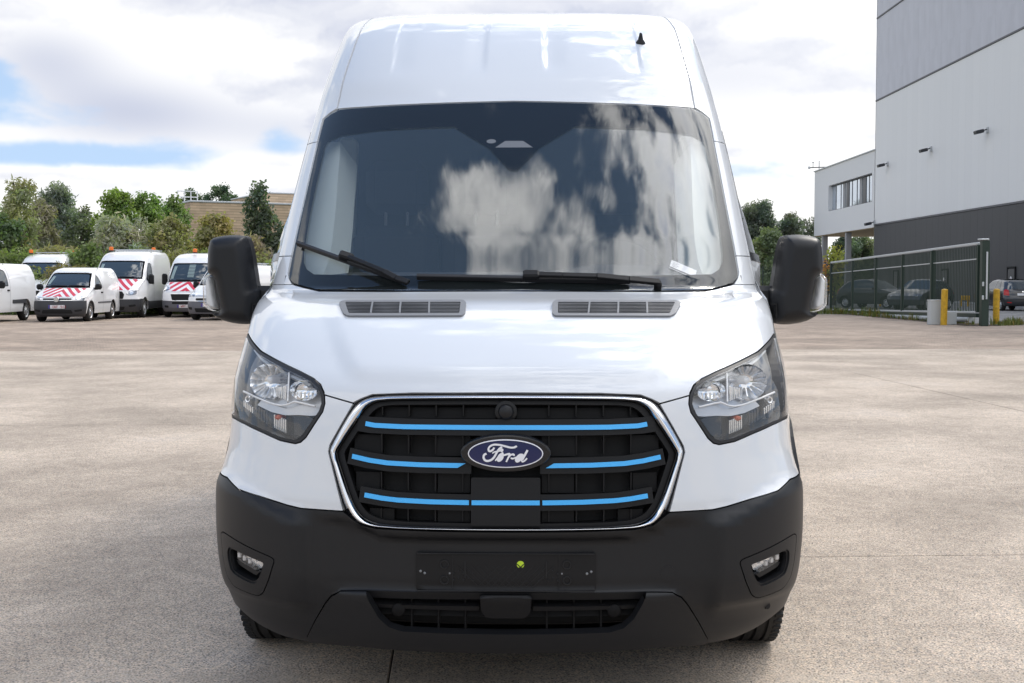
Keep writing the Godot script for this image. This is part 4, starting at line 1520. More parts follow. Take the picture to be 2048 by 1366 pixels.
func van_grille():
	var out := sym([0,.9845, .274,.9825, .385,.977, .425,.965, .454,.939, .488,.886, .518,.831, .5235,.810, .511,.768, .477,.665, .455,.626, .427,.604, .375,.5945, .200,.591, 0,.590])
	var inn := sym([0,.9695, .274,.967, .375,.961, .409,.945, .433,.914, .465,.867, .492,.824, .499,.806, .487,.766, .449,.668, .428,.634, .404,.616, .360,.6055, .200,.601, 0,.600])
	var g := part(van, "grille", on_front(sh, inset(inn, -0.004), [], -0.062, -0.06, null, 0.06, 0.05), M.recess)
	var o2 := smooth_loop(inset_pairwise(out, -0.003), 3)
	part(g, "black_surround", ring_band(plain, o2, smooth_loop(inn, 3), -0.012, 0.006), M.gloss_black)
	part(g, "chrome_frame", ring_band(plain, smooth_loop(inset_pairwise(out, 0.004), 3), smooth_loop(inn, 3), -0.002, 0.013), M.chrome)
	part(g, "inner_rim", on_front(sh, smooth_loop(inn, 3), [smooth_loop(sym([0,.957, .274,.955, .365,.950, .396,.932, .430,.888, .474,.822, .480,.806, .469,.768, .434,.676, .414,.645, .394,.630, .352,.617, .200,.612, 0,.611]), 3)], -0.014, 0.045), M.plastic_dark)
	# bars that carry the blue lines
	var halves := [[.0,.889, .30,.890, .40,.893, .44,.898], [.10,.779, .25,.780, .346,.783, .41,.791, .465,.802], [.0,.672, .22,.674, .316,.677, .36,.682, .43,.692]]
	var widths := [.0235, .0235, .0235]
	for k in 3:
		var p := pts(halves[k])
		for s in [1.0, -1.0]:
			var q := PackedVector2Array()
			for v in p: q.append(Vector2(v.x * s, v.y))
			part(g, "crossbar", on_front(sh, stripe(q, widths[k]), [], -0.010, 0.045), M.plastic_dark)
	var lines := [[0,.8885, .30,.889, .385,.8915, .413,.896], [.120,.7792, .25,.7805, .346,.784, .40,.7905, .452,.8005], [.1065,.673, .22,.6745, .316,.678, .36,.682, .413,.690]]
	for k in 3:
		for s in ([1.0] if k == 0 else [1.0, -1.0]):
			var q := PackedVector2Array()
			for v in pts(lines[k]): q.append(Vector2(v.x * s, v.y))
			if k == 0:
				var r := PackedVector2Array()
				for i in range(q.size() - 1, 0, -1): r.append(Vector2(-q[i].x, q[i].y))
				q = r + q
			var band := stripe(q, .0068)
			if k == 1: # slanted inner end beside the emblem
				band[0] += Vector2(0.02 * s, 0)
				band[band.size() - 1] += Vector2(-0.004 * s, 0)
			part(g, "blue_line", on_front(sh, band, [], -0.003, 0.012, null, 0.05, 0.02), M.blue)
	# upright ribs and blanking plates in the four rows
	var rows := [[.916, .955], [.806, .866], [.698, .756], [.613, .650]]
	for r in rows:
		for x in [.125, .205, .285, .365]:
			for s in [1.0, -1.0]:
				var st := begin()
				var b := sh.depth(x, (r[0] + r[1]) * 0.5)
				box(st, Vector3(x * s, (r[0] + r[1]) * 0.5, -b - 0.042), Vector3(0.005, r[1] - r[0], 0.035), 0.001)
				part(g, "rib", st, M.plastic_dark)
	for r in [[.8065,.866, .372,.455], [.8065,.866, .105,.205], [.70,.756, .375,.448], [.70,.756, .105,.20], [.613,.650, .33,.405], [.613,.650, .105,.20]]:
		for s in [1.0, -1.0]:
			part(g, "blanking_plate", on_front(sh, pts([r[2] * s, r[0], r[3] * s, r[0], r[3] * s, r[1], r[2] * s, r[1]]), [], -0.030, 0.02), M.plate_black)
	for s in [1.0, -1.0]:
		part(g, "blanking_plate", on_front(sh, pts([.03 * s, .918, .40 * s, .918, .385 * s, .952, .03 * s, .953]), [], -0.040, 0.01), M.plate_black)
	# flap below the emblem, sensor above it
	part(g, "cover_flap", on_front(sh, rounded(pts([-.1005,.606, .1005,.606, .1005,.745, -.1005,.745]), 0.006), [], -0.0065, 0.04), M.plastic_dark)
	part(g, "blue_line", on_front(sh, pts([-.0985,.6662, .0985,.6662, .0985,.6798, -.0985,.6798]), [], -0.003, 0.004), M.blue)
	var st := begin()
	var turn := Basis(Vector3.RIGHT, PI / 2)
	lathe(st, [Vector2(0, 0.012), Vector2(0.017, 0.011), Vector2(0.021, 0.006), Vector2(0.023, -0.01), Vector2(0.032, -0.012), Vector2(0.034, -0.05)], Vector3(0, .932, -sh.depth(0, .932) - 0.004), turn, 28)
	part(g, "round_sensor", st, M.plastic)
	# emblem
	var c := Vector3(0, .8165, -sh.depth(0, .8165))
	st = begin()
	var prof := [[1.0, -0.03], [1.0, 0.0], [0.985, 0.009], [0.95, 0.014], [0.88, 0.0155], [0.0, 0.0155]]
	oval(st, c, prof, .131, .0555)
	var em := part(g, "emblem_mount", st, M.gloss_black)
	st = begin()
	oval(st, c, [[1.0, 0.012], [1.0, 0.017], [0.97, 0.0185], [0.0, 0.021]], .109, .0415)
	em = part(g, "emblem", st, M.badge_blue)
	em.set_meta("label", "dark blue oval emblem with white script lettering and a white ring")
	st = begin()
	oval(st, c, [[1.0, 0.0175], [0.995, 0.0205], [0.93, 0.0212], [0.925, 0.018]], .1085, .0413)
	part(em, "emblem_ring", st, M.badge_white)
	var S := [
		[44, 1270,405, 1235,432, 1150,440, 1050,418, 960,392, 860,378, 780,385, 715,420, 688,475, 705,515, 745,512, 785,480, 808,440],
		[50, 965,425, 905,475, 855,550, 805,640, 745,695, 675,718, 615,700, 588,645, 602,590, 648,565],
		[28, 768,560, 815,528, 875,518, 925,508, 975,512, 985,485, 962,470, 945,490, 960,515, 975,540],
		[44, 975,545, 985,580, 978,650, 940,700, 895,715, 878,680, 900,620, 945,575, 985,572],
		[34, 830,712, 870,660, 905,610],
		[40, 985,600, 1040,590, 1085,572, 1128,572, 1100,640, 1055,735],
		[38, 1085,665, 1130,605, 1175,578, 1212,582, 1212,612],
		[34, 1150,648, 1175,668, 1215,660, 1262,640],
		[46, 1405,590, 1340,585, 1280,635, 1252,695, 1280,728, 1335,700, 1385,640, 1410,595],
		[52, 1492,490, 1440,585, 1385,690],
		[36, 1372,690, 1385,728, 1430,712, 1482,658]]
	st = begin()
	for k in S.size():
		var p := PackedVector2Array()
		for i in range(1, S[k].size(), 2): p.append(Vector2((S[k][i] - 1040.0) * 0.0001400, (567.0 - S[k][i + 1]) * 0.0001400))
		var fine := PackedVector2Array()
		for i in p.size() - 1:
			var a := p[maxi(i - 1, 0)]
			var d := p[mini(i + 2, p.size() - 1)]
			for q in 5: fine.append(p[i].cubic_interpolate(p[i + 1], a, d, q / 5.0))
		fine.append(p[p.size() - 1])
		for poly in Geometry2D.offset_polyline(fine, S[k][0] * 0.000060, Geometry2D.JOIN_ROUND, Geometry2D.END_ROUND):
			if not Geometry2D.is_polygon_clockwise(poly): plate(st, poly, c + Vector3(0, 0, 0.0222 + 0.00012 * k), Basis.IDENTITY, 0.0016)
	part(em, "script_lettering", st, M.badge_white)

func inset_pairwise(p: PackedVector2Array, d: float) -> PackedVector2Array:
	# moves each corner of an outline inwards, keeping the number of points
	var o := PackedVector2Array()
	var n := p.size()
	var s := -1.0 if Geometry2D.is_polygon_clockwise(p) else 1.0
	for i in n:
		var e0 := (p[i] - p[(i + n - 1) % n]).normalized()
		var e1 := (p[(i + 1) % n] - p[i]).normalized()
		var t := (e0 + e1).normalized()
		o.append(p[i] + Vector2(-t.y, t.x) * d * s)
	return o

func oval(st: SurfaceTool, c: Vector3, prof: Array, rx: float, ry: float):
	var n := 56
	for i in prof.size() - 1:
		for k in n:
			var v := []
			var m := []
			for e in [[i, k], [i, k + 1], [i + 1, k + 1], [i + 1, k]]:
				var a: float = TAU * e[1] / n
				var f: float = prof[e[0]][0]
				# constant edge width all round
				var dx: float = rx - (1.0 - f) * ry if f > 0.5 else rx * f
				var dy: float = ry * f
				v.append(c + Vector3(cos(a) * dx, sin(a) * dy, prof[e[0]][1]))
				var dz: float = prof[i + 1][1] - prof[i][1]
				var dr: float = (prof[i][0] - prof[i + 1][0]) * ry
				m.append(Vector3(cos(a) * dz * ry / rx, sin(a) * dz, dr).normalized())
			tri(st, v[0], v[1], v[2], m[0], m[1], m[2])
			tri(st, v[0], v[2], v[3], m[0], m[2], m[3])

func van_bumper():
	var fog_out := rounded(pts([.687,.484, .697,.493, .783,.514, .859,.534, .886,.538, .896,.526, .888,.447, .876,.396, .850,.368, .791,.361, .752,.359, .732,.373, .709,.421]), 0.012)
	var fog_in := rounded(pts([.722,.467, .729,.476, .783,.486, .840,.497, .856,.495, .864,.484, .864,.455, .852,.418, .819,.407, .776,.398, .759,.400, .742,.418]), 0.012)
	var outline := sym([0,.587, .200,.588, .375,.592, .427,.601, .457,.624, .477,.6385, .607,.6395, .650,.6455, .727,.6615, .819,.6775, .871,.7005, 9,.772, 9,.6, 9,.45, 9,.31, .906,.283, .844,.268, .776,.241, .698,.218, .634,.2145, .6065,.2150, .6065,.236, .5755,.296, .5385,.359, .517,.387, .487,.4025, .410,.4045, 0,.406])
	var f2 := mirrored(fog_out)
	var bp := part(van, "front_bumper", on_front(sh, outline, [fog_out, f2], 0.0, 0.03), M.plastic)
	var val := sym([0,.281, .305,.284, .345,.296, .374,.324, .399,.373, .410,.401, .486,.3985, .514,.384, .535,.357, .572,.295, .6035,.236, .6035,.217, .446,.224, .277,.219, 0,.215])
	# the sym() outline must run once round: opening edge along the top, lip along the bottom
	var v := pts([-.410,.401, -.399,.373, -.374,.324, -.345,.296, -.305,.284, -.15,.281, 0,.280, .15,.281, .305,.284, .345,.296, .374,.324, .399,.373, .410,.401, .486,.3985, .514,.384, .535,.357, .572,.295, .6035,.236, .6035,.217, .446,.224, .277,.219, 0,.215, -.277,.219, -.446,.224, -.6035,.217, -.6035,.236, -.572,.295, -.535,.357, -.514,.384, -.486,.3985])
	part(bp, "lower_lip", on_front(sh, v, [], 0.004, 0.03), M.plastic)
	part(bp, "seam_backing", on_front(sh, sym([0,.42, .50,.41, .66,.25, .64,.21, 0,.20]), [], -0.10, 0.0), M.recess)
	part(bp, "lower_edge", on_front(sh, pts([-.62,.235, .62,.235, .62,.205, -.62,.205]), [], -0.03, 0.0), M.plastic_dark)
	# lower intake
	for y in [.343]:
		for s in [1.0, -1.0]:
			part(bp, "intake_bar", on_front(sh, pts([.08 * s, y - .007, .40 * s, y - .004, .40 * s, y + .006, .08 * s, y + .007]), [], -0.03, 0.03), M.plastic_dark)
			var st := begin()
			lathe(st, [Vector2(0, 0.004), Vector2(0.017, 0.003), Vector2(0.021, 0.0), Vector2(0.021, -0.04)], Vector3(.318 * s, .343, -sh.depth(.318, .343) - 0.03), Basis(Vector3.RIGHT, PI / 2), 24)
			part(bp, "intake_boss", st, M.plate_black)
			for x in [.12, .20, .28]:
				st = begin()
				box(st, Vector3(x * s, .343, -sh.depth(x, .343) - 0.06), Vector3(0.006, .115, 0.03), 0.001)
				part(bp, "intake_rib", st, M.plate_black)
	part(bp, "sensor_cover", on_front(sh, rounded(pts([-.076,.405, -.072,.345, -.055,.325, .055,.325, .072,.345, .076,.405]), 0.008), [], -0.008, 0.04), M.plastic_dark)
	# number plate holder
	var ph := part(bp, "plate_holder", on_front(sh, rounded(pts([-.262,.409, .262,.409, .262,.524, -.262,.524]), 0.008), [], 0.006, 0.012), M.plastic_dark)
	var st := begin()
	var zz := func(x: float, y: float) -> float: return -sh.depth(x, y) + 0.0062
	for s in [1.0, -1.0]:
		for y in [.444, .490]:
			lathe(st, [Vector2(0.009, 0.0), Vector2(0.010, 0.003), Vector2(0.013, 0.003), Vector2(0.014, 0.0)], Vector3(.178 * s, y, zz.call(.178, y)), Basis(Vector3.RIGHT, PI / 2), 20)
		for k in 5:
			for j in 2: box(st, Vector3((.095 + k * .014) * s, .443 + j * .02 + (k % 2) * 0.008, zz.call(.1, .45)), Vector3(0.005, 0.006, 0.004), 0.001)
		box(st, Vector3(.118 * s, .475, zz.call(.118, .47)), Vector3(0.005, 0.05, 0.006), 0.001)
		box(st, Vector3(.155 * s, .47, zz.call(.155, .47)), Vector3(0.002, 0.10, 0.004))
	box(st, Vector3(0, .5215, zz.call(0, .52) + 0.001), Vector3(.515, 0.004, 0.005), 0.001)
	box(st, Vector3(0, .4115, zz.call(0, .41) + 0.001), Vector3(.515, 0.004, 0.005), 0.001)
	for a in 9:
		for s in [-1.0, 1.0]: bar(st, Vector3(-.08 + a * .02, .455 - .03, zz.call(0, .46)), Vector3(-.08 + a * .02 + .06 * s, .455 + .03, zz.call(0, .46)), 0.0015, 0.002)
	part(ph, "moulded_relief", st, M.plastic)
	st = begin()
	for x in [-.251, .251]: lathe(st, [Vector2(0, 0.003), Vector2(0.003, 0.002), Vector2(0.004, 0)], Vector3(x * 0.99, .468, zz.call(.25, .47)), Basis(Vector3.RIGHT, PI / 2), 12)
	for x in [-.236, .236, -.163, .163]: lathe(st, [Vector2(0, 0.002), Vector2(0.003, 0.0015), Vector2(0.004, 0)], Vector3(x, .463, zz.call(.2, .47)), Basis(Vector3.RIGHT, PI / 2), 12)
	part(ph, "rivet", st, M.vent_grey)
	st = begin()
	var c := Vector3(.043, .4905, zz.call(0, .49) + 0.002)
	plate(st, ellipse(Vector2.ZERO, .0108, .0105, 28), c, Basis.IDENTITY, 0.0015)
	var sk := part(ph, "round_sticker", st, M.lime)
	sk.set_meta("label", "small lime green round sticker with a black cross mark")
	st = begin()
	plate(st, pts([-.0108,.0005, -.0095,.003, 0,-.006, .0095,.003, .0108,.0005, .003,-.0075, .0065,-.0106, -.0065,-.0106, -.003,-.0075]), c + Vector3(0, 0, 0.0006), Basis.IDENTITY, 0.0004)
	part(ph, "sticker_mark", st, M.recess)
	st = begin()
	plate(st, pts([-.0035,-.0085, 0,-.0052, .0035,-.0085, 0,-.0125]), c + Vector3(0, 0, 0.0009), Basis.IDENTITY, 0.0002)
	for s in [1.0, -1.0]:
		var fo := fog_out if s > 0 else f2
		var fi := fog_in if s > 0 else mirrored(fog_in)
		var bz := part(bp, "fog_lamp_bezel", on_front(sh, inset(fo, 0.003), [fi], 0.001, 0.03), M.plastic)
		part(bz, "inner_lip", on_front(sh, fi, [inset(fi, 0.006)], -0.004, 0.012), M.plastic)
		part(bz, "pocket", on_front(sh, inset(fi, -0.004), [], -0.045, -0.04), M.plastic_dark)
		var q := func(a: Array) -> PackedVector2Array: return pts(a) if s > 0 else mirrored(pts(a))
		part(bz, "shelf", on_front(sh, q.call([.757,.432, .772,.418, .84,.440, .850,.452, .838,.456, .766,.434]), [], -0.018, 0.02), M.plastic)
		var ln: PackedVector2Array = rounded(q.call([.752,.470, .831,.492, .838,.486, .837,.460, .764,.438]), 0.005)
		part(bz, "fog_lamp_reflector", on_front(sh, ln, [], -0.034, 0.0), M.bright)
		part(bz, "fog_lamp", on_front(sh, ln, [], -0.012, 0.03), M.lens)
		st = begin()
		for k in 3:
			var x: float = (.782 + k * 0.020) * s
			var y := .462 + k * 0.0055
			box(st, Vector3(x, y, -sh.depth(x, y) - 0.026), Vector3(0.012, 0.016, 0.008), 0.002, Basis(Vector3.UP, 0.5 * s))
		part(bz, "fog_lamp_facets", st, M.lamp_back)
	st = begin()
	lathe(st, [Vector2(0, 0.002), Vector2(0.010, 0.0015), Vector2(0.012, -0.004)], plain(Vector2(.80, .315)) + Vector3(0, 0, 0.001), Basis.from_euler(Vector3(PI / 2, 0.5, 0)), 18)
	part(bp, "parking_sensor", st, M.plastic_dark)
	part(bp, "tow_cap", on_front(sh, ellipse(Vector2(.475, .455), .022, .024, 24), [], 0.0012, 0.01), M.plastic)

func van_lamp(s: float):
	var q := func(a: Array) -> PackedVector2Array: return pts(a) if s > 0 else mirrored(pts(a))
	var rim: PackedVector2Array = q.call([.540,.950, .5435,.976, .557,1.000, .583,1.0175, .632,1.0355, .717,1.0615, .796,1.0865, .850,1.1135, .886,1.132, 9,1.14, 9,1.0, 9,.869, .861,.8815, .815,.8735, .744,.8555, .680,.8365, .630,.8305, .613,.836, .597,.850, .575,.884, .546,.926])
	var lens: PackedVector2Array = q.call([.549,.950, .552,.974, .563,.994, .588,1.0095, .635,1.0265, .720,1.0525, .800,1.0785, .850,1.1035, .88,1.121, 9,1.13, 9,1.0, 9,.875, .861,.8895, .812,.8815, .741,.8635, .677,.8455, .634,.8395, .619,.844, .604,.857, .583,.888, .555,.929])
	var h := part(van, "headlight", on_front(sh, rim, [lens], 0.001, 0.09), M.gasket)
	part(h, "headlight_lens", on_front(sh, lens, [], 0.004, 0.01), M.lens)
	# housing floor: bright upper chamber, dark lower one
	var upper: PackedVector2Array = q.call([.556,.945, .556,.974, .567,.991, .590,1.005, .635,1.021, .720,1.047, .78,1.066, .800,1.055, .812,1.02, .806,.975, .783,.955, .730,.942, .686,.936, .667,.939, .640,.950, .622,.948, .571,.939])
	part(h, "housing", on_front(sh, lens, [], -0.062, 0.0), M.lamp_dark)
	part(h, "reflector", on_front(sh, upper, [], -0.052, 0.02), M.lamp_back)
	# trim band along the outside of the lamp
	part(h, "side_trim", on_front(sh, q.call([.80,1.07, .85,1.10, .87,1.05, .872,.98, .868,.90, .845,.89, .835,.93, .835,.97, .826,1.03]), [], -0.035, 0.01), M.grey_plastic)
	part(h, "top_trim", on_front(sh, q.call([.60,1.004, .635,1.019, .720,1.045, .80,1.072, .845,1.095, .84,1.10, .795,1.077, .716,1.051, .632,1.026, .595,1.011]), [], -0.012, 0.012), M.galvanised)
	# bowls
	var st := begin()
	var face := Basis.from_euler(Vector3(PI / 2, 0.38 * s, 0)) 
	lathe(st, [Vector2(.066, 0.0), Vector2(.060, -.012), Vector2(.048, -.026), Vector2(.030, -.038), Vector2(.012, -.044), Vector2(0, -.045)], Vector3(.735 * s, 1.002, -sh.depth(.735, 1.002) - 0.018), face * Basis.from_scale(Vector3(1.05, 1, 0.86)), 36)
	part(h, "main_bowl", st, M.chrome)
	st = begin()
	for k in 14:
		var a := TAU * k / 14.0 + 0.1
		var r0 := 0.022
		var r1 := 0.058
		var c := Vector3(.735 * s, 1.002, -sh.depth(.735, 1.002) - 0.030)
		var d := Vector3(cos(a) * 1.05, sin(a) * 0.86, 0)
		var e := Vector3(-sin(a), cos(a), 0) * 0.006
		var z0 := Vector3(0, 0, -0.030)
		quad(st, c + d * r0 - e * 0.5 + z0, c + d * r0 + e * 0.5 + z0 * 0.8, c + d * r1 + e * 1.6 - z0 * 0.35, c + d * r1 - e * 1.6)
	part(h, "bowl_facets", st, M.bright)
	st = begin()
	lathe(st, [Vector2(0, .022), Vector2(.010, .020), Vector2(.0135, .012), Vector2(.0135, -.03)], Vector3(.728 * s, 1.008, -sh.depth(.735, 1.0) - 0.045), face, 16)
	part(h, "bulb_cap", st, M.lamp_back)
	st = begin()
	lathe(st, [Vector2(.043, 0.0), Vector2(.036, -.016), Vector2(.020, -.028), Vector2(0, -.032)], Vector3(.612 * s, .984, -sh.depth(.612, .984) - 0.016), Basis.from_euler(Vector3(PI / 2, 0.2 * s, 0)) * Basis.from_scale(Vector3(1.05, 1, 0.72)), 28)
	part(h, "beam_bowl", st, M.chrome)
	st = begin()
	lathe(st, [Vector2(0, .014), Vector2(.007, .012), Vector2(.009, .004), Vector2(.009, -.02)], Vector3(.606 * s, .990, -sh.depth(.61, .99) - 0.034), Basis.from_euler(Vector3(PI / 2, 0.2 * s, 0)), 14)
	for k in 5:
		var x := (.585 + k * 0.013) * s
		box(st, Vector3(x, .968, -sh.depth(x, .968) - 0.036), Vector3(0.006, 0.018, 0.006), 0.001, Basis(Vector3.UP, 0.5 * (k - 2)))
	part(h, "beam_bulb", st, M.bright)
	# bright dividing wall and the chrome line
	st = begin()
	var dv := func(x: float, y: float, o: float) -> Vector3: return Vector3(x * s, y, -sh.depth(x, y) - o)
	bar(st, dv.call(.6705, 1.028, .022), dv.call(.6635, .945, .022), 0.005, 0.022, 0.001)
	part(h, "divider", st, M.plate_white)
	st = begin()
	for k in 5: box(st, dv.call(.677 + k * 0.007, .972, .040), Vector3(0.005, 0.045 - 0.004 * k, 0.008), 0.001, Basis(Vector3.UP, 0.4 * (k - 2) * s))
	part(h, "fluting", st, M.bright)
	st = begin()
	var line := []
	var src := pts([.571,.939, .600,.944, .622,.948, .640,.950, .652,.945, .667,.939, .686,.936, .708,.938, .730,.942, .783,.955, .833,.966])
	for v in src: line.append(dv.call(v.x, v.y, .016))
	tube(st, line, .0032, 6)
	part(h, "chrome_line", st, M.plate_white)
	part(h, "shelf", on_front(sh, q.call([.571,.938, .622,.946, .640,.948, .667,.937, .686,.934, .730,.940, .783,.953, .80,.935, .74,.918, .69,.912, .64,.916, .60,.915, .578,.918]), [], -0.030, 0.02), M.lamp_back)
	# turn signal chamber
	part(h, "dark_chamber", on_front(sh, q.call([.592,.905, .62,.916, .665,.912, .663,.857, .640,.852, .615,.868]), [], -0.040, 0.01), M.gloss_black)
	st = begin()
	for k in 7: box(st, dv.call(.672 + k * 0.0065, .872 + k * 0.002, .045), Vector3(0.0045, 0.042, 0.006), 0.001, Basis(Vector3.UP, 0.5 * s))
	part(h, "signal_reflector", st, M.bright)
	st = begin()
	lathe(st, [Vector2(0, .012), Vector2(.007, .010), Vector2(.011, .0), Vector2(.011, -.02)], dv.call(.697, .897, .045), Basis.from_euler(Vector3(PI / 2, 0.3 * s, 0)) * Basis.from_scale(Vector3(1.3, 1, 0.8)), 16)
	part(h, "amber_bulb", st, M.amber)
	st = begin()
	for k in 4: box(st, dv.call(.738 + k * 0.010, .893 + k * 0.0035, .042), Vector3(0.006, 0.038, 0.008), 0.001)
	part(h, "lower_reflector", st, M.grey_plastic)
	st = begin()
	for k in 6: box(st, dv.call(.792 + k * 0.0075, .912 + k * 0.003, .034), Vector3(0.0045, 0.020, 0.006), 0.001, Basis(Vector3.UP, 0.6 * s))
	lathe(st, [Vector2(0.006, .004), Vector2(.010, .006), Vector2(.012, .0), Vector2(.012, -.01)], dv.call(.812, .944, .030), Basis.from_euler(Vector3(PI / 2, 0.5 * s, 0)), 14)
	part(h, "side_marker", st, M.bright)

func van_vent(s: float):
	var q := func(a: Array) -> PackedVector2Array: return pts(a) if s > 0 else mirrored(pts(a))
	var out: PackedVector2Array = rounded(q.call([.141,1.237, .154,1.2455, .559,1.2435, .570,1.236, .537,1.203, .518,1.196, .147,1.198, .139,1.207]), 0.006)
	var inn: PackedVector2Array = rounded(q.call([.160,1.2385, .549,1.2375, .518,1.2035, .158,1.2045]), 0.004)
	var v := part(van, "bonnet_vent", on_front(sh, out, [inn], 0.007, 0.009), M.vent_grey)
	part(v, "dark_mesh", on_front(sh, inn, [], 0.0015, 0.0), M.recess)
	for k in 7:
		var y := 1.208 + k * 0.0043
		var x1 := lerpf(.522, .547, k / 6.0)
		part(v, "slat", on_front(sh, q.call([.161, y, x1, y, x1, y + .0019, .161, y + .0019]), [], 0.005, 0.003, null, 0.1, 0.05), M.grey_plastic)
	for x in [.255, .350, .445]:
		part(v, "bridge", on_front(sh, q.call([x - .003, 1.2045, x + .003, 1.2045, x + .012, 1.238, x + .006, 1.238]), [], 0.0075, 0.004, null, 0.1, 0.05), M.vent_grey)

func van_mirror(s: float):
	var head := pts([1.028,1.288, 1.040,1.361, 1.051,1.434, 1.064,1.481, 1.071,1.491, 1.080,1.495, 1.123,1.498, 1.168,1.494, 1.193,1.489, 1.207,1.482, 1.215,1.469, 1.221,1.441, 1.224,1.396, 1.224,1.347, 1.214,1.338, 1.202,1.326, 1.195,1.298, 1.188,1.260, 1.180,1.221, 1.177,1.193, 1.196,1.189, 1.210,1.189, 1.207,1.179, 1.196,1.171, 1.165,1.155, 1.110,1.143, 1.057,1.142, 1.035,1.150, 1.026,1.172, 1.020,1.207, 1.014,1.277])
	var body := dome(smooth_loop(head, 3), s, 1.45, 0.055, 0.085, 0.07)
	var m := part(van, "door_mirror", body, M.plastic)
	var st := begin()
	var back := []
	var inn := inset(head, 0.012)
	plate(st, inn if s > 0 else mirrored(inn), Vector3(0, 0, -1.521), Basis.IDENTITY, 0.001)
	part(m, "mirror_glass", st, M.chrome)
	var ind := pts([1.201,1.322, 1.214,1.337, 1.226,1.339, 1.242,1.319, 1.242,1.277, 1.240,1.232, 1.236,1.213, 1.217,1.197, 1.181,1.195, 1.185,1.225, 1.193,1.262])
	part(m, "turn_signal", dome(smooth_loop(ind, 3), s, 1.44, 0.016, 0.05, 0.05), M.clear_plastic)
	part(m, "signal_reflector", dome(inset(ind, 0.006), s, 1.45, 0.012, 0.03, 0.03), M.plate_white)
	st = begin()
	for k in 4: box(st, Vector3(1.221 * s, 1.222 + k * 0.028, -1.434), Vector3(0.020, 0.004, 0.02), 0.001)
	part(m, "signal_ribs", st, M.galvanised)
	# arm back to the door
	st = begin()
	box(st, Vector3(1.035 * s, 1.245, -1.50), Vector3(0.16, 0.10, 0.10), 0.02)
	box(st, Vector3(1.00 * s, 1.185, -1.50), Vector3(0.10, 0.09, 0.12), 0.02)
	part(m, "arm", st, M.plastic)
	st = begin()
	bar(st, Vector3(1.012 * s, 1.223, -1.385), Vector3(1.034 * s, 1.223, -1.385), 0.003, 0.004)
	bar(st, Vector3(1.034 * s, 1.224, -1.385), Vector3(1.035 * s, 1.168, -1.385), 0.003, 0.004)
	part(m, "seam", st, M.recess)

# an outline pulled forward into a rounded shell: rises over the width r from its edge to the height h, and runs back by deep
func dome(p: PackedVector2Array, s: float, b: float, r: float, h: float, deep: float) -> SurfaceTool:
	var st := begin()
	var o := p if s > 0 else mirrored(p)
	var n := o.size()
	var f := func(q: Vector2) -> Vector3:
		var d := 9.0
		if Geometry2D.is_point_in_polygon(q, o):
			for i in n: d = minf(d, q.distance_to(Geometry2D.get_closest_point_to_segment(q, o[i], o[(i + 1) % n])))
		else: d = 0.0
		var t: float = 1.0 - clampf(d / r, 0.0, 1.0)
		return Vector3(q.x, q.y, -b + h * sqrt(maxf(0.0, 1.0 - t * t)))
	patch(st, f, densify(o, 0.008), [], 0.008, 0.008, 0.0, 0.0, 1.0)
	for i in n:
		var a := o[i]
		var c := o[(i + 1) % n]
		var e := (c - a).normalized()
		var out := Vector3(e.y, -e.x, 0.0) * (-1.0 if Geometry2D.is_polygon_clockwise(o) else 1.0)
		quad(st, Vector3(a.x, a.y, -b), Vector3(c.x, c.y, -b), Vector3(c.x, c.y, -b - deep), Vector3(a.x, a.y, -b - deep), out)
	return st

func van_wheel(s: float, b: float):
	var at := Vector3(.838 * s, .352, -b)
	var bs := Basis(Vector3.BACK, -PI / 2 * s)
	var st := begin()
	var prof := [Vector2(.21, -.105), Vector2(.235, -.116), Vector2(.28, -.120), Vector2(.318, -.114), Vector2(.340, -.098), Vector2(.350, -.085)]
	for g in [-.055, -.018, .018, .055]:
		prof.append_array([Vector2(.352, g - .006), Vector2(.343, g - .004), Vector2(.343, g + .004), Vector2(.352, g + .006)])
	prof.append_array([Vector2(.350, .085), Vector2(.340, .098), Vector2(.318, .114), Vector2(.28, .120), Vector2(.235, .116), Vector2(.21, .105)])
	lathe(st, prof, at, bs, 56)
	for k in 64:
		var a := TAU * k / 64.0
		for e in [-.092, .092]:
			box(st, at + bs * Vector3(cos(a) * .3465, e, sin(a) * .3465), Vector3(0.014, 0.028, 0.018), 0.002, bs * Basis(Vector3.UP, -a))
	var w := part(van, "tyre", st, M.rubber)
	st = begin()
	lathe(st, [Vector2(.212, .10), Vector2(.205, .09), Vector2(.19, .06), Vector2(.12, .07), Vector2(.06, .085), Vector2(0, .088)], at, bs, 32)
	part(w, "rim", st, M.steel)
	st = begin()
	lathe(st, [Vector2(.20, .0), Vector2(0, .0)], at, bs, 24)
	lathe(st, [Vector2(.14, -.09), Vector2(.14, -.06), Vector2(0, -.06)], at, bs, 24)
	part(w, "brake_disc", st, M.recess)
	st = begin()
	for k in 14:
		var a := PI * k / 13.0 - 0.2
		var a2 := PI * (k + 1) / 13.0 - 0.2
		var w0 := Vector3(.60 * s, .352 + sin(a) * .44, -b + cos(a) * .44)
		var w1 := Vector3(.60 * s, .352 + sin(a2) * .44, -b + cos(a2) * .44)
		var dx := Vector3(.29 * s, 0, 0)
		quad(st, w0, w0 + dx, w1 + dx, w1)
		quad(st, w0, w1, Vector3(.60 * s, .352, -b), Vector3(.60 * s, .352, -b))
	part(van, "wheel_liner", st, M.recess)

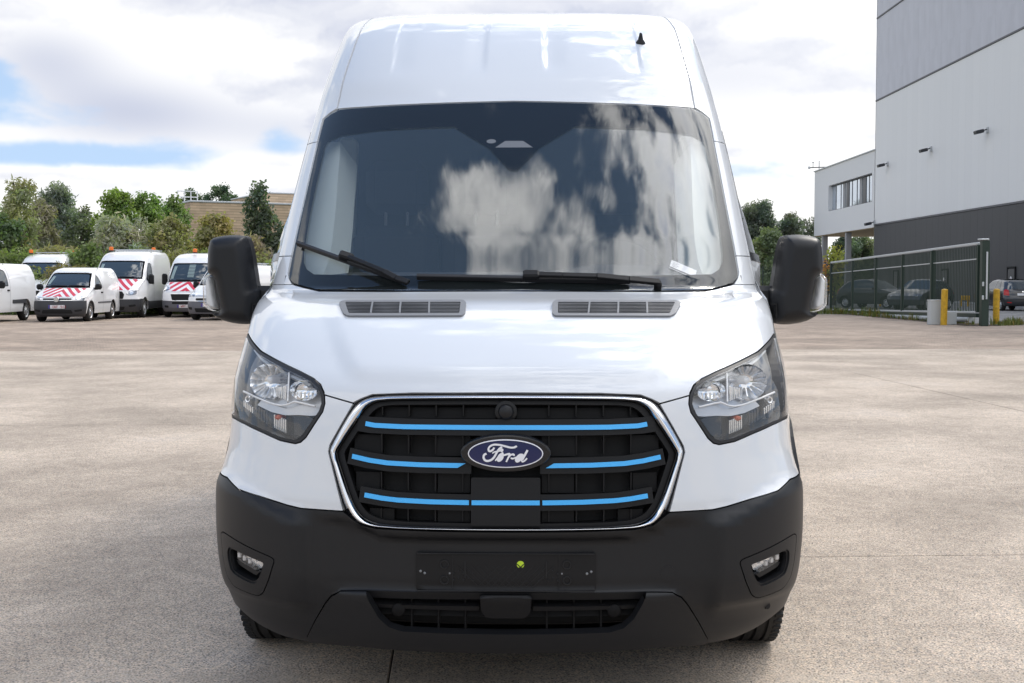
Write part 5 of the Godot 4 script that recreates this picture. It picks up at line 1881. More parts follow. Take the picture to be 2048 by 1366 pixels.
func van_wipers():
	var at := func(x: float, y: float, off: float) -> Vector3:
		var q := sh.to_u(pts([x, y]))[0]
		return sh.front(q) + normal_of(sh.front, q, 2.0) * off
	var st := begin()
	var blade := func(a: Vector2, b: Vector2, o0: float, o1: float) -> Array:
		var l := []
		for k in 9: l.append(at.call(lerpf(a.x, b.x, k / 8.0), lerpf(a.y, b.y, k / 8.0), lerpf(o0, o1, k / 8.0)))
		return l
	var lay := func(to: SurfaceTool, l: Array, w: float, h: float):
		for k in range(0, l.size() - 1, 4): bar(to, l[k], l[k + 4], w, h, 0.002, Vector3(0, 0.7, 0.7))
	# the long wiper before the driver
	lay.call(st, blade.call(Vector2(-.335, 1.316), Vector2(.42, 1.301), .018, .018), .014, .022)
	var w := part(van, "wiper", st, M.gasket)
	st = begin()
	lay.call(st, blade.call(Vector2(.06, 1.313), Vector2(.30, 1.308), .036, .034), .020, .012)
	lay.call(st, blade.call(Vector2(.30, 1.308), Vector2(.525, 1.286), .034, .026), .024, .014)
	part(w, "arm", st, M.plastic_dark)
	st = begin()
	box(st, at.call(.07, 1.3125, .032), Vector3(.058, .034, .03), 0.006, Basis(Vector3.RIGHT, -0.78))
	part(w, "clip", st, M.plastic_dark)
	st = begin()
	lathe(st, [Vector2(0, .008), Vector2(.010, .007), Vector2(.014, 0), Vector2(.014, -.03)], at.call(.520, 1.286, .018), Basis.from_euler(Vector3(0.78, 0, 0)), 14)
	part(w, "pivot", st, M.plastic_dark)
	# the short one before the passenger
	st = begin()
	lay.call(st, blade.call(Vector2(-.815, 1.447), Vector2(-.375, 1.296), .018, .018), .013, .020)
	w = part(van, "wiper", st, M.gasket)
	st = begin()
	lay.call(st, blade.call(Vector2(-.59, 1.377), Vector2(-.45, 1.322), .036, .034), .018, .012)
	lay.call(st, blade.call(Vector2(-.45, 1.322), Vector2(-.362, 1.284), .034, .026), .022, .014)
	part(w, "arm", st, M.plastic_dark)
	st = begin()
	box(st, at.call(-.60, 1.380, .032), Vector3(.052, .034, .03), 0.006, Basis(Vector3.BACK, -0.32) * Basis(Vector3.RIGHT, -0.78))
	part(w, "clip", st, M.plastic_dark)

func van_cab():
	var c := Node3D.new()
	c.name = "cab"
	van.add_child(c)
	var st := begin()
	# dashboard
	for k in 16:
		var xa := lerpf(-.86, .86, k / 16.0)
		var xb := lerpf(-.86, .86, (k + 1) / 16.0)
		var f := func(x: float, b: float, y: float) -> Vector3: return Vector3(x, y + 0.03 * smoothstep(.15, .3, x) * (1.0 - smoothstep(.65, .8, x)) * smoothstep(1.2, 1.4, b), -b - 0.16 * x * x)
		var prof := [[.93, 1.20], [1.05, 1.335], [1.25, 1.345], [1.45, 1.35], [1.52, 1.32], [1.55, 1.2], [1.5, .7]]
		for j in prof.size() - 1:
			quad(st, f.call(xa, prof[j][0], prof[j][1]), f.call(xb, prof[j][0], prof[j][1]), f.call(xb, prof[j + 1][0], prof[j + 1][1]), f.call(xa, prof[j + 1][0], prof[j + 1][1]), Vector3(0, 1, -0.2))
	part(c, "dashboard", st, M.cabin)
	st = begin()
	var ring := []
	for k in 33: ring.append(Vector3(.43, 1.33, -1.72) + Basis(Vector3.RIGHT, -0.5) * Vector3(cos(TAU * k / 32.0) * .20, sin(TAU * k / 32.0) * .20, 0))
	tube(st, ring, .016, 8, -1.0, false)
	bar(st, Vector3(.25, 1.32, -1.72), Vector3(.61, 1.32, -1.72), .05, .03, .008)
	part(c, "steering_wheel", st, M.seat)
	# seats and headrests
	for x in [-.555, -.14, .46]:
		st = begin()
		var w := .40 if x < 0.3 else .46
		box(st, Vector3(x, 1.22, -2.22), Vector3(w, .70, .16), 0.06, Basis(Vector3.RIGHT, -0.12))
		box(st, Vector3(x, .85, -1.95), Vector3(w, .16, .5), 0.05)
		var seat := part(c, "seat", st, M.seat)
		st = begin()
		box(st, Vector3(x, 1.745, -2.27), Vector3(.29, .25, .11), 0.05)
		part(seat, "headrest", st, M.seat)
		st = begin()
		if x < 0.3:
			for e in [-.05, .05]: tube(st, [Vector3(x + e, 1.54, -2.25), Vector3(x + e, 1.66, -2.26)], .007, 8)
		part(seat, "headrest_post", st, M.vent_grey)
	# bulkhead, ceiling, pillar trims, door cards
	st = begin()
	box(st, Vector3(0, 1.27, -2.50), Vector3(1.78, 1.6, .04))
	part(c, "bulkhead", st, M.cabin)
	st = begin()
	quad(st, Vector3(-.80, 2.04, -1.90), Vector3(.80, 2.04, -1.90), Vector3(.88, 2.04, -2.52), Vector3(-.88, 2.04, -2.52), Vector3.DOWN)
	quad(st, Vector3(-.74, 1.99, -1.80), Vector3(.74, 1.99, -1.80), Vector3(.80, 2.04, -1.90), Vector3(-.80, 2.04, -1.90), Vector3(0, 0, 1))
	part(c, "headlining", st, M.cabin_light)
	st = begin()
	box(st, Vector3(0, .55, -1.6), Vector3(1.8, .06, 1.9))
	part(c, "floor", st, M.cabin)
	for s in [1.0, -1.0]:
		var q := func(a: Array) -> PackedVector2Array: return pts(a) if s > 0 else mirrored(pts(a))
		part(c, "pillar_trim", on_front(sh, q.call([.85,1.94, .765,1.94, .752,1.86, .728,1.65, .716,1.50, .720,1.42, .735,1.37, .76,1.32, .86,1.32, .86,1.6]), [], -0.055, 0.14), M.cabin_light)
		st = begin()
		box(st, Vector3(.90 * s, 1.05, -1.9), Vector3(.06, .62, 1.15), .02)
		part(c, "door_card", st, M.cabin)
		st = begin()
		bar(st, Vector3(.82 * s, 1.30, -2.36), Vector3(.80 * s, 1.99, -2.42), .10, .09, .02)
		part(c, "rear_pillar", st, M.cabin_light)

# ---------------------------------------------------------------- parked work vans
func far_wheel(parent: Node3D, x: float, b: float, r: float, w: float, rim: Material):
	var s := signf(x)
	var at := Vector3(x - s * w * 0.5, r, -b)
	var bs := Basis(Vector3.BACK, -PI / 2 * s)
	var st := begin()
	lathe(st, [Vector2(r * .60, -w * .5), Vector2(r * .9, -w * .5), Vector2(r, -w * .38), Vector2(r, w * .38), Vector2(r * .9, w * .5), Vector2(r * .64, w * .5)], at, bs, 28)
	var t := part(parent, "tyre", st, M.rubber)
	st = begin()
	lathe(st, [Vector2(r * .64, w * .5), Vector2(r * .60, w * .42), Vector2(r * .52, w * .36), Vector2(r * .40, w * .42), Vector2(r * .2, w * .46), Vector2(r * .16, w * .55), Vector2(0, w * .55)], at, bs, 24)
	part(t, "rim", st, rim)
	st = begin()
	for k in 10:
		var a := TAU * k / 10.0
		box(st, at + bs * Vector3(cos(a) * r * .47, w * .41, sin(a) * r * .47), Vector3(r * .10, w * .04, r * .13), 0.0, bs * Basis(Vector3.UP, -a))
	part(t, "rim_opening", st, M.recess)

func parked_van(v: Dictionary) -> Node3D:
	var s := Shell.new(v.tp, v.tw, v.td, v.tk, v.tf, 0.8)
	var t := thing("parked_van", v.label, "van", v.at, v.turn, "white work vans parked at the left")
	var top: float = v.top - 0.001
	var lip: float = v.lip
	var ws0: float = v.ws0
	var ws1: float = v.ws1
	var bt: float = v.bumper
	var low: float = v.get("low", .22)
	var fine := 0.06
	var gp := func(called: String, p: PackedVector2Array, m: Material, off := 0.0, holes := [], parent: Node = t) -> MeshInstance3D:
		return part(parent, called, on_front(s, p, holes, off, 0.02, null, fine, 0.04), m)
	var bumper: MeshInstance3D = gp.call("bumper", sym([0, bt, v.bw, bt, 9, bt + v.get("rise", 0.0), 9, low + .12, .7, low, 0, low]), v.bumper_mat)
	var face := sym([0, lip, .5, lip - .01, 9, lip - .02, 9, bt + .008 + v.get("rise", 0.0), v.bw, bt + .008, 0, bt + .008])
	gp.call("front_panel", face, M.white_seen_far)
	var wx: float = v.wx0
	var bonnet := sym([0, ws0 - .012, wx, ws0 - .02, 9, ws0 - .06, 9, lip - .012, .5, lip, 0, lip + .008])
	var bo: MeshInstance3D = gp.call("bonnet", bonnet, M.white_seen_far)
	if v.stripes:
		var area := sym([0, ws0 - .02, v.sx1, ws0 - .03, v.sx0, lip + .02, 0, lip + .02])
		for k in range(-1, 8):
			var c: float = lip + 0.045 + k * v.gap
			for e in [1.0, -1.0]:
				var bandp := pts([0, c, 0, c + v.gap * .5, 1.2 * e, c + v.gap * .5 - v.slope * 1.2, 1.2 * e, c - v.slope * 1.2])
				for piece in Geometry2D.intersect_polygons(area, bandp):
					if piece.size() > 2: gp.call("red_stripe", piece, M.red, 0.004, [], bo)
	var scr: PackedVector2Array = rounded(sym([0, ws1, v.wx1 * .8, ws1 - .01, v.wx1, ws1 - .03, wx, ws0 + .02, wx * .9, ws0, 0, ws0]), 0.06)
	var wsn: MeshInstance3D = gp.call("windscreen", scr, v.get("screen", M.van_glass), 0.0)
	gp.call("screen_border", scr, M.frit, 0.003, [inset(scr, 0.035)], wsn)
	gp.call("interior_trim", pts([-wx * .92, ws0 + .1, -wx * .78, ws0 + .1, -v.wx1 * .76, ws1 - .12, -v.wx1 * .9, ws1 - .12]), M.trim_seen, 0.004, [], wsn)
	if v.get("grid", false):
		for k in 9: gp.call("bulkhead_grid", pts([-.12, ws0 + .16 + k * .055, .12, ws0 + .16 + k * .055, .12, ws0 + .19 + k * .055, -.12, ws0 + .19 + k * .055]), M.trim_seen, 0.004, [], wsn)
	gp.call("cab_front", sym([0, top, .3, top, 9, top, 9, ws0 - .045, wx + .012, ws0 - .008, wx + .012, ws0, v.wx1 + .012, ws1 - .01, v.wx1 * .8, ws1 + .012, 0, ws1 + .012]), M.white_seen_far)
	var st := begin()
	bar(st, s.front(s.to_u(pts([-.5, ws0 + .03]))[0]) + Vector3(0, .03, .02), s.front(s.to_u(pts([.05, ws0 + .02]))[0]) + Vector3(0, .03, .02), .03, .03)
	bar(st, s.front(s.to_u(pts([.1, ws0 + .03]))[0]) + Vector3(0, .03, .02), s.front(s.to_u(pts([.6, ws0 + .02]))[0]) + Vector3(0, .03, .02), .03, .03)
	part(wsn, "wiper", st, M.recess)
	# lamps, grille, lower intake
	for e in [1.0, -1.0]:
		var q := func(a: Array) -> PackedVector2Array: return pts(a) if e > 0 else mirrored(pts(a))
		var hl: MeshInstance3D = gp.call("headlight", rounded(q.call(v.lamp), 0.03), M.lamp_far, 0.006)
		var cc := Vector2.ZERO
		for k in range(0, v.lamp.size(), 2): cc += Vector2(v.lamp[k], v.lamp[k + 1]) / (v.lamp.size() / 2)
		gp.call("reflector", ellipse(Vector2(cc.x * e, cc.y), .06, .055, 20), M.bright, 0.009, [], hl)
		gp.call("reflector", ellipse(Vector2((cc.x - .13) * e, cc.y - .01), .035, .035, 16), M.bright, 0.009, [], hl)
		gp.call("fog_lamp", rounded(q.call(v.fog), 0.03), M.recess, 0.004, [], bumper)
	for gr in v.grilles:
		var g: MeshInstance3D = gp.call("grille", rounded(sym(gr), 0.03), M.recess, 0.005)
		var y0: float = gr[gr.size() - 1]
		var y1: float = gr[1]
		var n := maxi(2, int((y1 - y0) / .05))
		for k in range(1, n):
			var y := lerpf(y0, y1, float(k) / n)
			var w: float = minf(gr[2], gr[gr.size() - 2]) * .96
			gp.call("grille_bar", pts([-w, y - .006, w, y - .006, w, y + .006, -w, y + .006]), M.grey_plastic, 0.009, [], g)
	for bd in v.get("chrome", []): gp.call("chrome_bar", sym(bd), M.chrome, 0.012)
	# number plate
	if v.has("plate"):
		var y: float = v.plate_y
		var p: MeshInstance3D = part(t, "number_plate", on_front(s, pts([-.26, y - .055, .26, y - .055, .26, y + .055, -.26, y + .055]), [], 0.016, 0.02, null, .3, .2), M.plate_white)
		part(p, "plate_strip", on_front(s, pts([-.26, y - .055, -.20, y - .055, -.20, y + .055, -.26, y + .055]), [], 0.019, 0.004, null, .3, .2), M.plate_blue)
		letters(p, "plate_number", v.plate, .085, Vector3(.03, y, -s.depth(.15, y) + 0.026), Basis.from_scale(Vector3(0.92, 1, 1)), M.plate_red, "Droid Sans Mono", false)
	# sides
	var r: float = v.wheel
	for e in [1.0, -1.0]:
		var holes := []
		for c in v.axles: holes.append(ellipse(Vector2(c, r), r + .075, r + .075, 28))
		var win: PackedVector2Array = rounded(pts(v.window), 0.06)
		var cut: float = v.get("black_to", 0.0)
		part(t, "side_panel", on_side(s, pts([0, low + .10, v.length, low + .10, v.length, top - .35, v.length - .12, top, 0, top]), holes, e, 0.0, 0.02, null, .15, .07), M.white_seen_far)
		if cut > 0.0: part(t, "lower_cladding", on_side(s, pts([0, low + .10, v.length - .3, low + .10, v.length - .3, cut * .86, 1.6, cut * .86, .7, cut, 0, cut]), holes, e, 0.012, 0.02, null, .15, .07), v.bumper_mat)
		var sw := part(t, "side_window", on_side(s, win, [], e, 0.006, 0.01, null, .2, .1), M.van_glass)
		part(sw, "window_seal", on_side(s, win, [inset(win, .03)], e, 0.010, 0.01, null, .2, .1), M.gasket)
		var ml: Array = v.moulding
		if ml.size(): part(t, "side_moulding", on_side(s, rounded(pts(ml), .03), [], e, 0.016, 0.02, null, .3, .1), v.moulding_mat)
		part(t, "door_seam", on_side(s, stripe(pts([v.seam, low + .14, v.seam + .03, ws0, v.seam - .02, ws1]), .006), [], e, 0.003, 0.0, null, .3, .1), M.trim)
		part(t, "door_handle", on_side(s, pts([v.seam - .22, ws0 - .20, v.seam - .07, ws0 - .20, v.seam - .07, ws0 - .15, v.seam - .22, ws0 - .15]), [], e, .03, .03), M.recess)
		for c in v.axles: far_wheel(t, (s.wide(c, r) - .015) * e, c, r, .21, v.rim)
		st = begin()
		var mx: float = s.wide(v.mirror[0], v.mirror[1])
		box(st, Vector3((mx + v.mirror[2] * .5 + .03) * e, v.mirror[1], -v.mirror[0]), Vector3(v.mirror[2], v.mirror[3], .16), .05)
		box(st, Vector3((mx + .04) * e, v.mirror[1] - v.mirror[3] * .36, -v.mirror[0]), Vector3(.18, .07, .09), .02)
		part(t, "door_mirror", st, M.plastic_dark)
	# roof, back, floor
	st = begin()
	var w0: float = s.at(s.lw, top)
	var n := 12
	for i in n:
		var xa := lerpf(-w0, w0, float(i) / n)
		var xb := lerpf(-w0, w0, float(i + 1) / n)
		for j in 4:
			var f := func(x: float, k: int) -> Vector3:
				var b := lerpf(s.depth(x, top), v.length - .1, k / 4.0)
				var ww: float = s.wide(b, top) / w0
				return Vector3(x * ww, top + .03 * (1.0 - pow(x / w0, 2.0)) * sin(PI * k / 4.0), -b)
			quad(st, f.call(xa, j), f.call(xb, j), f.call(xb, j + 1), f.call(xa, j + 1), Vector3.UP)
	part(t, "roof", st, M.white_seen_far)
	st = begin()
	for j in 12:
		var ya := lerpf(low + .10, top, j / 12.0)
		var yb := lerpf(low + .10, top, (j + 1) / 12.0)
		var z := func(y: float) -> float: return -v.length + 0.12 * smoothstep(top - .35, top, y) + .001
		quad(st, Vector3(-s.wide(v.length, ya), ya, z.call(ya)), Vector3(s.wide(v.length, ya), ya, z.call(ya)), Vector3(s.wide(v.length, yb), yb, z.call(yb)), Vector3(-s.wide(v.length, yb), yb, z.call(yb)), Vector3(0, 0, -1))
	part(t, "rear_panel", st, M.white_seen_far)
	st = begin()
	box(st, Vector3(0, low + .14, -v.length * .52), Vector3(s.wide(2.5, .5) * 1.7, .1, v.length * .86))
	part(t, "underbody", st, M.recess)
	for k in v.get("beacons", []):
		var bt2 := thing("beacon", k[3], "beacon light", v.at + Basis(Vector3.UP, v.turn) * Vector3(k[0], k[1], -k[2]), v.turn, "beacons on van roofs")
		st = begin()
		lathe(st, [Vector2(.085, 0), Vector2(.085, .04), Vector2(.07, .05)], Vector3.ZERO, Basis.IDENTITY, 16)
		part(bt2, "base", st, M.anthracite)
		st = begin()
		lathe(st, [Vector2(.08, .05), Vector2(.08, .15), Vector2(.065, .18), Vector2(0, .19)], Vector3.ZERO, Basis.IDENTITY, 16)
		part(bt2, "lens", st, M.plate_blue if k.size() > 4 else M.orange)
	if v.has("rack"):
		var rk := thing("roof_rack", v.rack[3], "roof rack", v.at + Basis(Vector3.UP, v.turn) * Vector3(0, v.rack[0] - 0.05, 0), v.turn)
		for x in [-.62, .62]:
			st = begin()
			bar(st, Vector3(x, .07, -v.rack[1]), Vector3(x, .07, -v.rack[2]), .03, .03, .006)
			part(rk, "rail", st, M.galvanised)
		var m := 6
		for i in m:
			st = begin()
			var z: float = -lerpf(v.rack[1], v.rack[2], i / (m - 1.0))
			bar(st, Vector3(-.72, .10, z), Vector3(.72, .10, z), .045, .03, .006)
			for x in [-.62, .62]: box(st, Vector3(x, .03, z), Vector3(.04, .12, .04))
			part(rk, "crossbar", st, M.galvanised)
	return t

func build_parked_vans():
	M.van_glass = mat(0.034, 0.048, 0.058, 0.03)
	M.van_glass.metallic_specular = 1.0
	M.trim_seen = mat(0.26, 0.33, 0.32, 0.25)
	M.lamp_far = mat(0.40, 0.41, 0.43, 0.12, 0.75)
	var small := {
		"tp": [.15,.15, .25,.04, .45,.0, .62,.02, .72,.05, .81,.10, .90,.32, 1.0,.60, 1.08,.86, 1.13,1.02, 1.3,1.24, 1.5,1.54, 1.63,1.76, 1.70,1.92, 1.76,2.15, 1.80,2.5],
		"tw": [.15,.76, .3,.83, .5,.855, .8,.84, 1.0,.84, 1.13,.835, 1.4,.77, 1.63,.71, 1.74,.66, 1.80,.59], "td": [.15,.42, .8,.44, 1.13,.46, 1.4,.38, 1.63,.3, 1.8,.25], "tk": [.15,2.7, 1.8,3.0],
		"tf": [.15,.86, .5,.895, 1.1,.895, 1.4,.845, 1.65,.755, 1.74,.70, 1.80,.63],
		"top": 1.80, "lip": .81, "ws0": 1.13, "ws1": 1.62, "bumper": .69, "bw": .5, "wx0": .735, "wx1": .635, "bumper_mat": M.bumper_grey, "stripes": true, "sx0": .50, "sx1": .70, "gap": .145, "slope": .62,
		"lamp": [.50,.725, .80,.70, .815,.80, .74,.845, .60,.80, .50,.79], "fog": [.56,.33, .76,.36, .76,.42, .54,.39], "grilles": [[0,.775, .46,.775, .46,.705, 0,.705], [0,.40, .46,.40, .50,.28, 0,.28]],
		"chrome": [[0,.712, .48,.716, .48,.704, 0,.700]], "plate": "1-UWF-943", "plate_y": .50, "window": [1.30,1.13, 2.17,1.12, 2.03,1.46, 1.92,1.58, 1.75,1.56], "moulding": [1.65,.60, 3.25,.60, 3.25,.645, 1.65,.645], "moulding_mat": M.grey_plastic,
		"seam": 2.25, "axles": [.88, 3.56], "wheel": .315, "rim": M.steel, "length": 4.4, "mirror": [1.42, 1.15, .22, .19], "low": .17,
		"at": Vector3(along(113, 41.6), 0, -41.6), "turn": 0.045, "label": "small white van with red and white chevrons on its bonnet and a dark bumper"}
	parked_van(small)
	# the round emblem of the small van
	var tr := {
		"tp": [.16,.16, .22,.07, .32,.03, .45,.0, .6,.0, .75,.012, .9,.035, .985,.06, 1.02,.09, 1.08,.18, 1.16,.30, 1.28,.55, 1.40,.86, 1.44,.98, 1.7,1.26, 2.0,1.62, 2.12,1.78, 2.25,1.98, 2.36,2.25, 2.44,2.6, 2.48,3.0],
		"tw": [.16,.80, .24,.895, .32,.92, .5,.94, .66,.94, .8,.91, 1.0,.90, 1.2,.925, 1.4,.945, 1.7,.92, 2.0,.885, 2.2,.86, 2.4,.80, 2.48,.72], "td": [.16,.50, 1.0,.48, 1.4,.5, 1.7,.42, 2.06,.38, 2.48,.34], "tk": [.16,2.6, 1.3,2.8, 2.1,3.0, 2.48,3.2],
		"tf": [.16,.98, .5,1.02, 1.3,1.02, 1.6,.99, 2.0,.955, 2.25,.91, 2.4,.85, 2.48,.77],
		"top": 2.48, "lip": 1.0, "ws0": 1.44, "ws1": 2.10, "bumper": .68, "bw": .5, "wx0": .85, "wx1": .80, "bumper_mat": M.bumper_grey, "stripes": true, "sx0": .62, "sx1": .78, "gap": .20, "slope": .75,
		"lamp": [.52,.86, .60,.98, .80,1.07, .86,.98, .85,.86, .62,.82], "fog": [.64,.40, .84,.43, .84,.50, .62,.48], "grilles": [[0,.97, .40,.97, .48,.86, .44,.70, 0,.70], [0,.42, .5,.42, .45,.30, 0,.30]],
		"window": [1.42,1.36, 2.26,1.34, 2.26,2.02, 1.98,2.02, 1.62,1.66], "moulding": [], "moulding_mat": M.grey_plastic, "black_to": .70, "seam": 2.38, "axles": [1.02, 4.32], "wheel": .345, "rim": M.galvanised, "length": 5.53, "mirror": [1.60, 1.42, .20, .36],
		"at": Vector3(along(221, 46.0), 0, -46.0), "turn": 0.05, "label": "white high-roof van with red bonnet stripes and an orange beacon, behind the small striped van",
		"beacons": [[-.55, 2.46, 2.35, "orange beacon at the front left of the striped high-roof van's roof"], [.45, 2.5, 4.9, "orange beacon at the rear right of the striped high-roof van's roof"]],
		"rack": [2.50, 3.3, 5.2, "pale roof rack on the striped high-roof van"]}
	parked_van(tr)
	var other := tr.duplicate()
	other.at = Vector3(along(57, 50.5), 0, -50.5)
	other.turn = 0.06
	other.stripes = false
	other.label = "white high-roof van half hidden behind the small striped van, its windscreen showing between"
	other.beacons = [[-.60, 2.46, 2.4, "orange beacon on the front of the half-hidden van's roof"], [.30, 2.5, 5.1, "orange beacon on the rear of the half-hidden van's roof"]]
	other.rack = [2.50, 3.4, 5.2, "pale roof rack on the half-hidden high-roof van"]
	parked_van(other)
	var duc := {
		"tp": [.16,.14, .25,.05, .4,.0, .6,.0, .78,.03, .92,.07, .98,.12, 1.06,.24, 1.18,.50, 1.28,.74, 1.33,.88, 1.6,1.14, 1.9,1.46, 2.03,1.62, 2.16,1.82, 2.28,2.1, 2.38,2.5, 2.42,2.9],
		"tw": [.16,.78, .3,.87, .5,.90, .8,.90, 1.0,.90, 1.3,.92, 1.6,.90, 2.0,.86, 2.2,.83, 2.36,.76, 2.42,.68], "td": [.16,.42, 1.0,.44, 1.33,.46, 1.7,.38, 2.1,.34, 2.42,.3], "tk": [.16,2.7, 2.42,3.2],
		"tf": [.16,.93, .5,.975, 1.3,.975, 1.7,.95, 2.0,.92, 2.25,.87, 2.36,.80, 2.42,.72],
		"top": 2.42, "lip": .95, "ws0": 1.33, "ws1": 2.02, "bumper": .60, "bw": .40, "rise": .36, "wx0": .83, "wx1": .76, "bumper_mat": M.bumper_grey2, "stripes": true, "sx0": .60, "sx1": .74, "gap": .24, "slope": .75,
		"lamp": [.60,1.04, .66,.99, .82,.97, .87,1.12, .84,1.22, .72,1.16], "fog": [.60,.36, .76,.38, .76,.46, .60,.44], "grilles": [[0,.86, .52,.86, .46,.64, 0,.64], [0,.58, .46,.58, .46,.50, 0,.50]], "chrome": [[0,.885, .55,.885, .54,.87, 0,.87], [0,.635, .48,.635, .48,.615, 0,.615]],
		"plate": "1-WRF-112", "plate_y": .42, "window": [1.34,1.26, 2.16,1.24, 2.16,1.94, 1.86,1.94, 1.52,1.58], "moulding": [], "moulding_mat": M.grey_plastic, "black_to": .62, "seam": 2.28, "axles": [.95, 4.0], "wheel": .335, "rim": M.steel, "length": 5.0, "mirror": [1.42, 1.42, .20, .42], "grid": true,
		"at": Vector3(along(369, 46.9), 0, -46.9), "turn": 0.03, "label": "white high-roof van with grey bumper, chrome grille and slanted red bonnet stripes",
		"beacons": [[-.10, 2.41, 2.35, "orange beacon on the grey-bumpered van's roof"], [.92, 2.40, 2.6, "blue beacon at the roof edge beside the big van's mirror", true]]}
	parked_van(duc)
	var low := {
		"tp": [.15,.15, .25,.05, .45,.0, .62,.02, .76,.06, .85,.12, .94,.32, 1.06,.60, 1.16,.84, 1.21,.98, 1.4,1.22, 1.65,1.56, 1.80,1.80, 1.87,2.0, 1.92,2.4],
		"tw": [.15,.80, .3,.87, .5,.89, .85,.88, 1.2,.875, 1.5,.81, 1.8,.73, 1.88,.68, 1.92,.60], "td": [.15,.42, .85,.46, 1.2,.46, 1.5,.38, 1.92,.3], "tk": [.15,2.6, 1.92,3.0],
		"tf": [.15,.90, .5,.94, 1.1,.94, 1.5,.89, 1.75,.81, 1.88,.74, 1.92,.66],
		"top": 1.92, "lip": .85, "ws0": 1.21, "ws1": 1.79, "bumper": .64, "bw": .5, "rise": .12, "wx0": .76, "wx1": .66, "bumper_mat": M.bumper_grey2, "stripes": false,
		"lamp": [.52,.82, .62,.80, .84,.80, .82,.98, .76,1.08, .66,.96], "fog": [.62,.36, .78,.38, .78,.46, .62,.45], "grilles": [[0,.76, .48,.76, .48,.68, 0,.68], [0,.42, .52,.42, .48,.28, 0,.28]],
		"chrome": [[0,.86, .07,.835, .5,.835, .5,.82, .08,.82, 0,.845], [0,.665, .5,.665, .5,.65, 0,.65]],
		"plate": "1-PBT-404", "plate_y": .53, "window": [1.30,1.18, 2.25,1.17, 2.20,1.68, 1.95,1.74, 1.72,1.60], "moulding": [2.6,.60, 3.85,.60, 3.9,.74, 2.6,.72], "moulding_mat": M.bumper_grey, "seam": 2.38, "axles": [.92, 3.92], "wheel": .33, "rim": M.galvanised, "length": 4.8, "mirror": [1.5, 1.22, .20, .24],
		"at": Vector3(along(417, 43.3), 0, -43.3), "turn": -0.13, "label": "low white van with a black grille and front plate, partly behind the big van's mirror",
		"beacons": [[.78, 1.98, 2.2, "blue beacon seen right of the big van's mirror", true]],
		"rack": [1.94, 1.9, 4.3, "pale roof rack on the low white van behind the mirror"]}
	parked_van(low)
	var edge := low.duplicate()
	edge.erase("rack")
	edge.erase("beacons")
	edge.erase("plate")
	edge.at = Vector3(along(58, 43.6) - .94, 0, -39.7)
	edge.turn = 0.02
	edge.label = "white van with a black side strip, cut off by the photo's left edge"
	parked_van(edge)
	# small round emblem and wing-shaped emblem
	var st := begin()
	var o := get_node("parked_van")
	lathe(st, [Vector2(.088, 0), Vector2(.082, .012), Vector2(.074, .012), Vector2(.07, .006), Vector2(0, .006)], Vector3(0, .735, .0), Basis(Vector3.RIGHT, PI / 2), 28)
	for e in [1.0, -1.0]:
		bar(st, Vector3(.045 * e, .795, .010), Vector3(.016 * e, .735, .010), .012, .006)
		bar(st, Vector3(.016 * e, .735, .010), Vector3(0, .765, .010), .012, .006)
		bar(st, Vector3(.066 * e, .76, .010), Vector3(.028 * e, .675, .010), .012, .006)
		bar(st, Vector3(.028 * e, .675, .010), Vector3(0, .728, .010), .012, .006)
	part(o, "emblem", st, M.chrome)

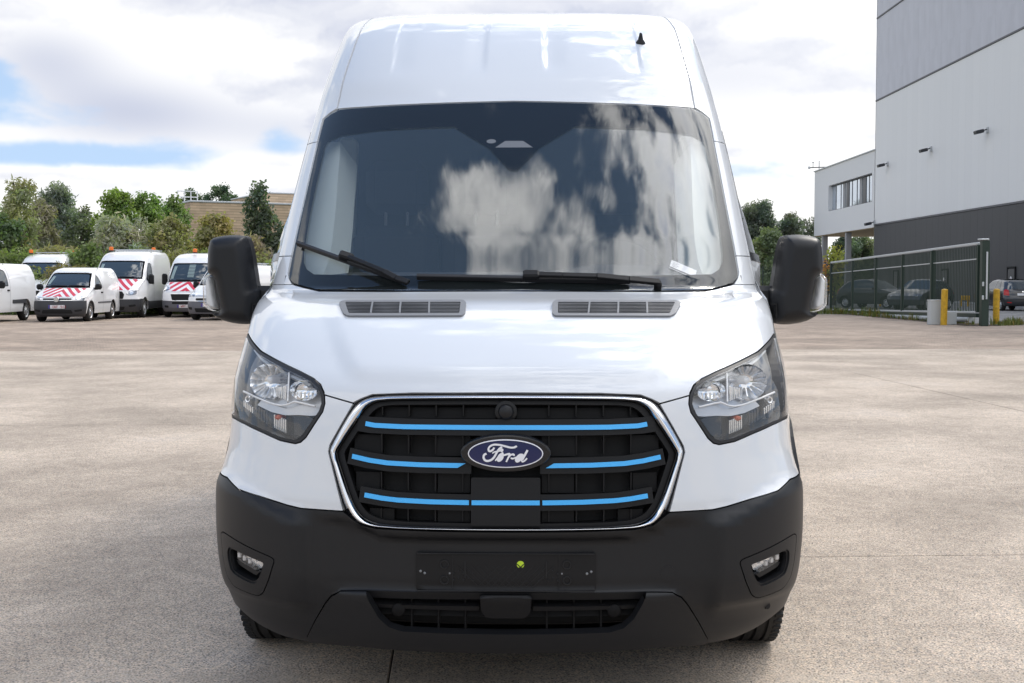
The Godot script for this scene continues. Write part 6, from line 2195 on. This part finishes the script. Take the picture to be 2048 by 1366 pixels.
# ---------------------------------------------------------------- dark hatchbacks
func hatchback(label: String, at: Vector3, turn: float, body: Material, plated := false) -> Node3D:
	var s := Shell.new(
		[.2,.10, .30,.02, .45,.0, .60,.01, .68,.05, .80,.08, .93,.13, 1.0,.20, 1.2,.42, 1.32,.58, 1.38,.76, 1.42,1.15],
		[.2,.72, .35,.80, .55,.83, .75,.82, .93,.79, 1.1,.70, 1.25,.63, 1.36,.57, 1.42,.48], [.2,.28, .9,.30, 1.42,.26], [.2,2.8, 1.42,3.0],
		[.2,.78, .5,.84, .75,.845, .93,.81, 1.1,.73, 1.25,.66, 1.36,.60, 1.42,.52], 0.7, 0.15, 1.5)
	var t := thing("hatchback_car", label, "car", at, turn, "dark hatchbacks behind the gate")
	var gp := func(called: String, p: PackedVector2Array, m: Material, off := 0.0, parent: Node = t) -> MeshInstance3D:
		return part(parent, called, on_front(s, p, [], off, 0.02, null, .08, .05), m)
	gp.call("rear_bumper", sym([0,.64, 9,.64, 9,.3, .6,.24, 0,.24]), body)
	gp.call("tailgate", sym([0,1.418, 9,1.418, 9,.645, 0,.645]), body)
	var rw: MeshInstance3D = gp.call("rear_window", rounded(sym([0,1.32, .46,1.30, .58,1.0, 0,.98]), .05), M.van_glass, .006)
	for e in [1.0, -1.0]:
		var q := func(a: Array) -> PackedVector2Array: return pts(a) if e > 0 else mirrored(pts(a))
		gp.call("tail_lamp", rounded(q.call([.60,.93, .60,.70, .80,.72, .78,.92, .70,.99]), .03), M.tail_red, .006)
		gp.call("bumper_reflector", q.call([.52,.36, .70,.38, .70,.42, .52,.40]), M.tail_red, .005)
	gp.call("bumper_strip", sym([0,.54, .74,.54, .74,.48, 0,.48]), M.gasket, .006)
	if plated: gp.call("number_plate", pts([-.26,.70, .26,.70, .26,.80, -.26,.80]), M.plate_white, .012)
	gp.call("badge", ellipse(Vector2(0,.88), .04, .035, 14), M.chrome, .008)
	for e in [1.0, -1.0]:
		var holes := [ellipse(Vector2(.72,.30), .35, .35, 24), ellipse(Vector2(3.12,.30), .35, .35, 24)]
		part(t, "side_panel", on_side(s, pts([0,.24, 3.82,.26, 3.9,.5, 3.85,.66, 3.7,.75, 2.95,.90, 2.78,.94, 2.12,1.36, 1.8,1.418, 0,1.418]), holes, e, 0.0, 0.02, null, .12, .06), body)
		var win := rounded(pts([.78,.96, 2.62,.965, 2.08,1.31, 1.75,1.36, 1.05,1.35]), .05)
		var sw := part(t, "side_window", on_side(s, win, [], e, .006, .01, null, .2, .1), M.van_glass)
		part(sw, "pillar", on_side(s, pts([1.42,.96, 1.50,.96, 1.50,1.36, 1.42,1.36]), [], e, .010, .01), body)
		for b in [.72, 3.12]: far_wheel(t, (s.wide(b, .3) - .02) * e, b, .29, .18, M.galvanised)
		var st := begin()
		box(st, Vector3((s.wide(2.4, .98) + .09) * e, 1.0, -2.45), Vector3(.18, .12, .10), .03)
		part(t, "door_mirror", st, body)
		st = begin()
		box(st, Vector3(.56 * e, .64, -3.78), Vector3(.34, .15, .22), .05, Basis(Vector3.UP, .35 * e))
		part(t, "headlight", st, M.lamp_far)
	var top := [[1.14, 1.4185], [1.8, 1.42], [2.12, 1.365], [2.78, .945], [2.95, .905], [3.7, .76], [3.85, .67], [3.93, .5], [3.85, .25]]
	for i in top.size() - 1:
		var st := begin()
		for k in 8:
			var f := func(e: Array, u: float) -> Vector3:
				return Vector3(s.wide(e[0], e[1]) * u, e[1] + .035 * (1.0 - u * u) * (1.0 if e[1] > .7 else 0.0), -e[0] - .10 * (1.0 - u * u) * (1.0 if e[1] < .7 else 0.0))
			quad(st, f.call(top[i], -1 + k / 4.0), f.call(top[i], -1 + (k + 1) / 4.0), f.call(top[i + 1], -1 + (k + 1) / 4.0), f.call(top[i + 1], -1 + k / 4.0), Vector3(0, 1, -.3))
		part(t, ["roof", "roof", "windscreen", "scuttle", "bonnet", "nose", "front_bumper", "front_bumper"][i], st, M.van_glass if i == 2 else body)
	var st := begin()
	box(st, Vector3(0, .30, -1.95), Vector3(1.4, .16, 3.4))
	part(t, "underbody", st, M.recess)
	return t

func build_cars():
	hatchback("black hatchback seen from behind, right of the gate post at the photo's edge", Vector3(22.95, 0, -57.2), 0.0, M.car_black, true)
	hatchback("dark grey hatchback with bright windows seen through the middle of the gate", Vector3(along(1880, 62.0), 0, -62.0), PI - 0.75, M.car_grey)
	hatchback("black hatchback behind the far left half of the gate", Vector3(along(1700, 64.0), 0, -65.5), PI + 0.7, M.car_black)
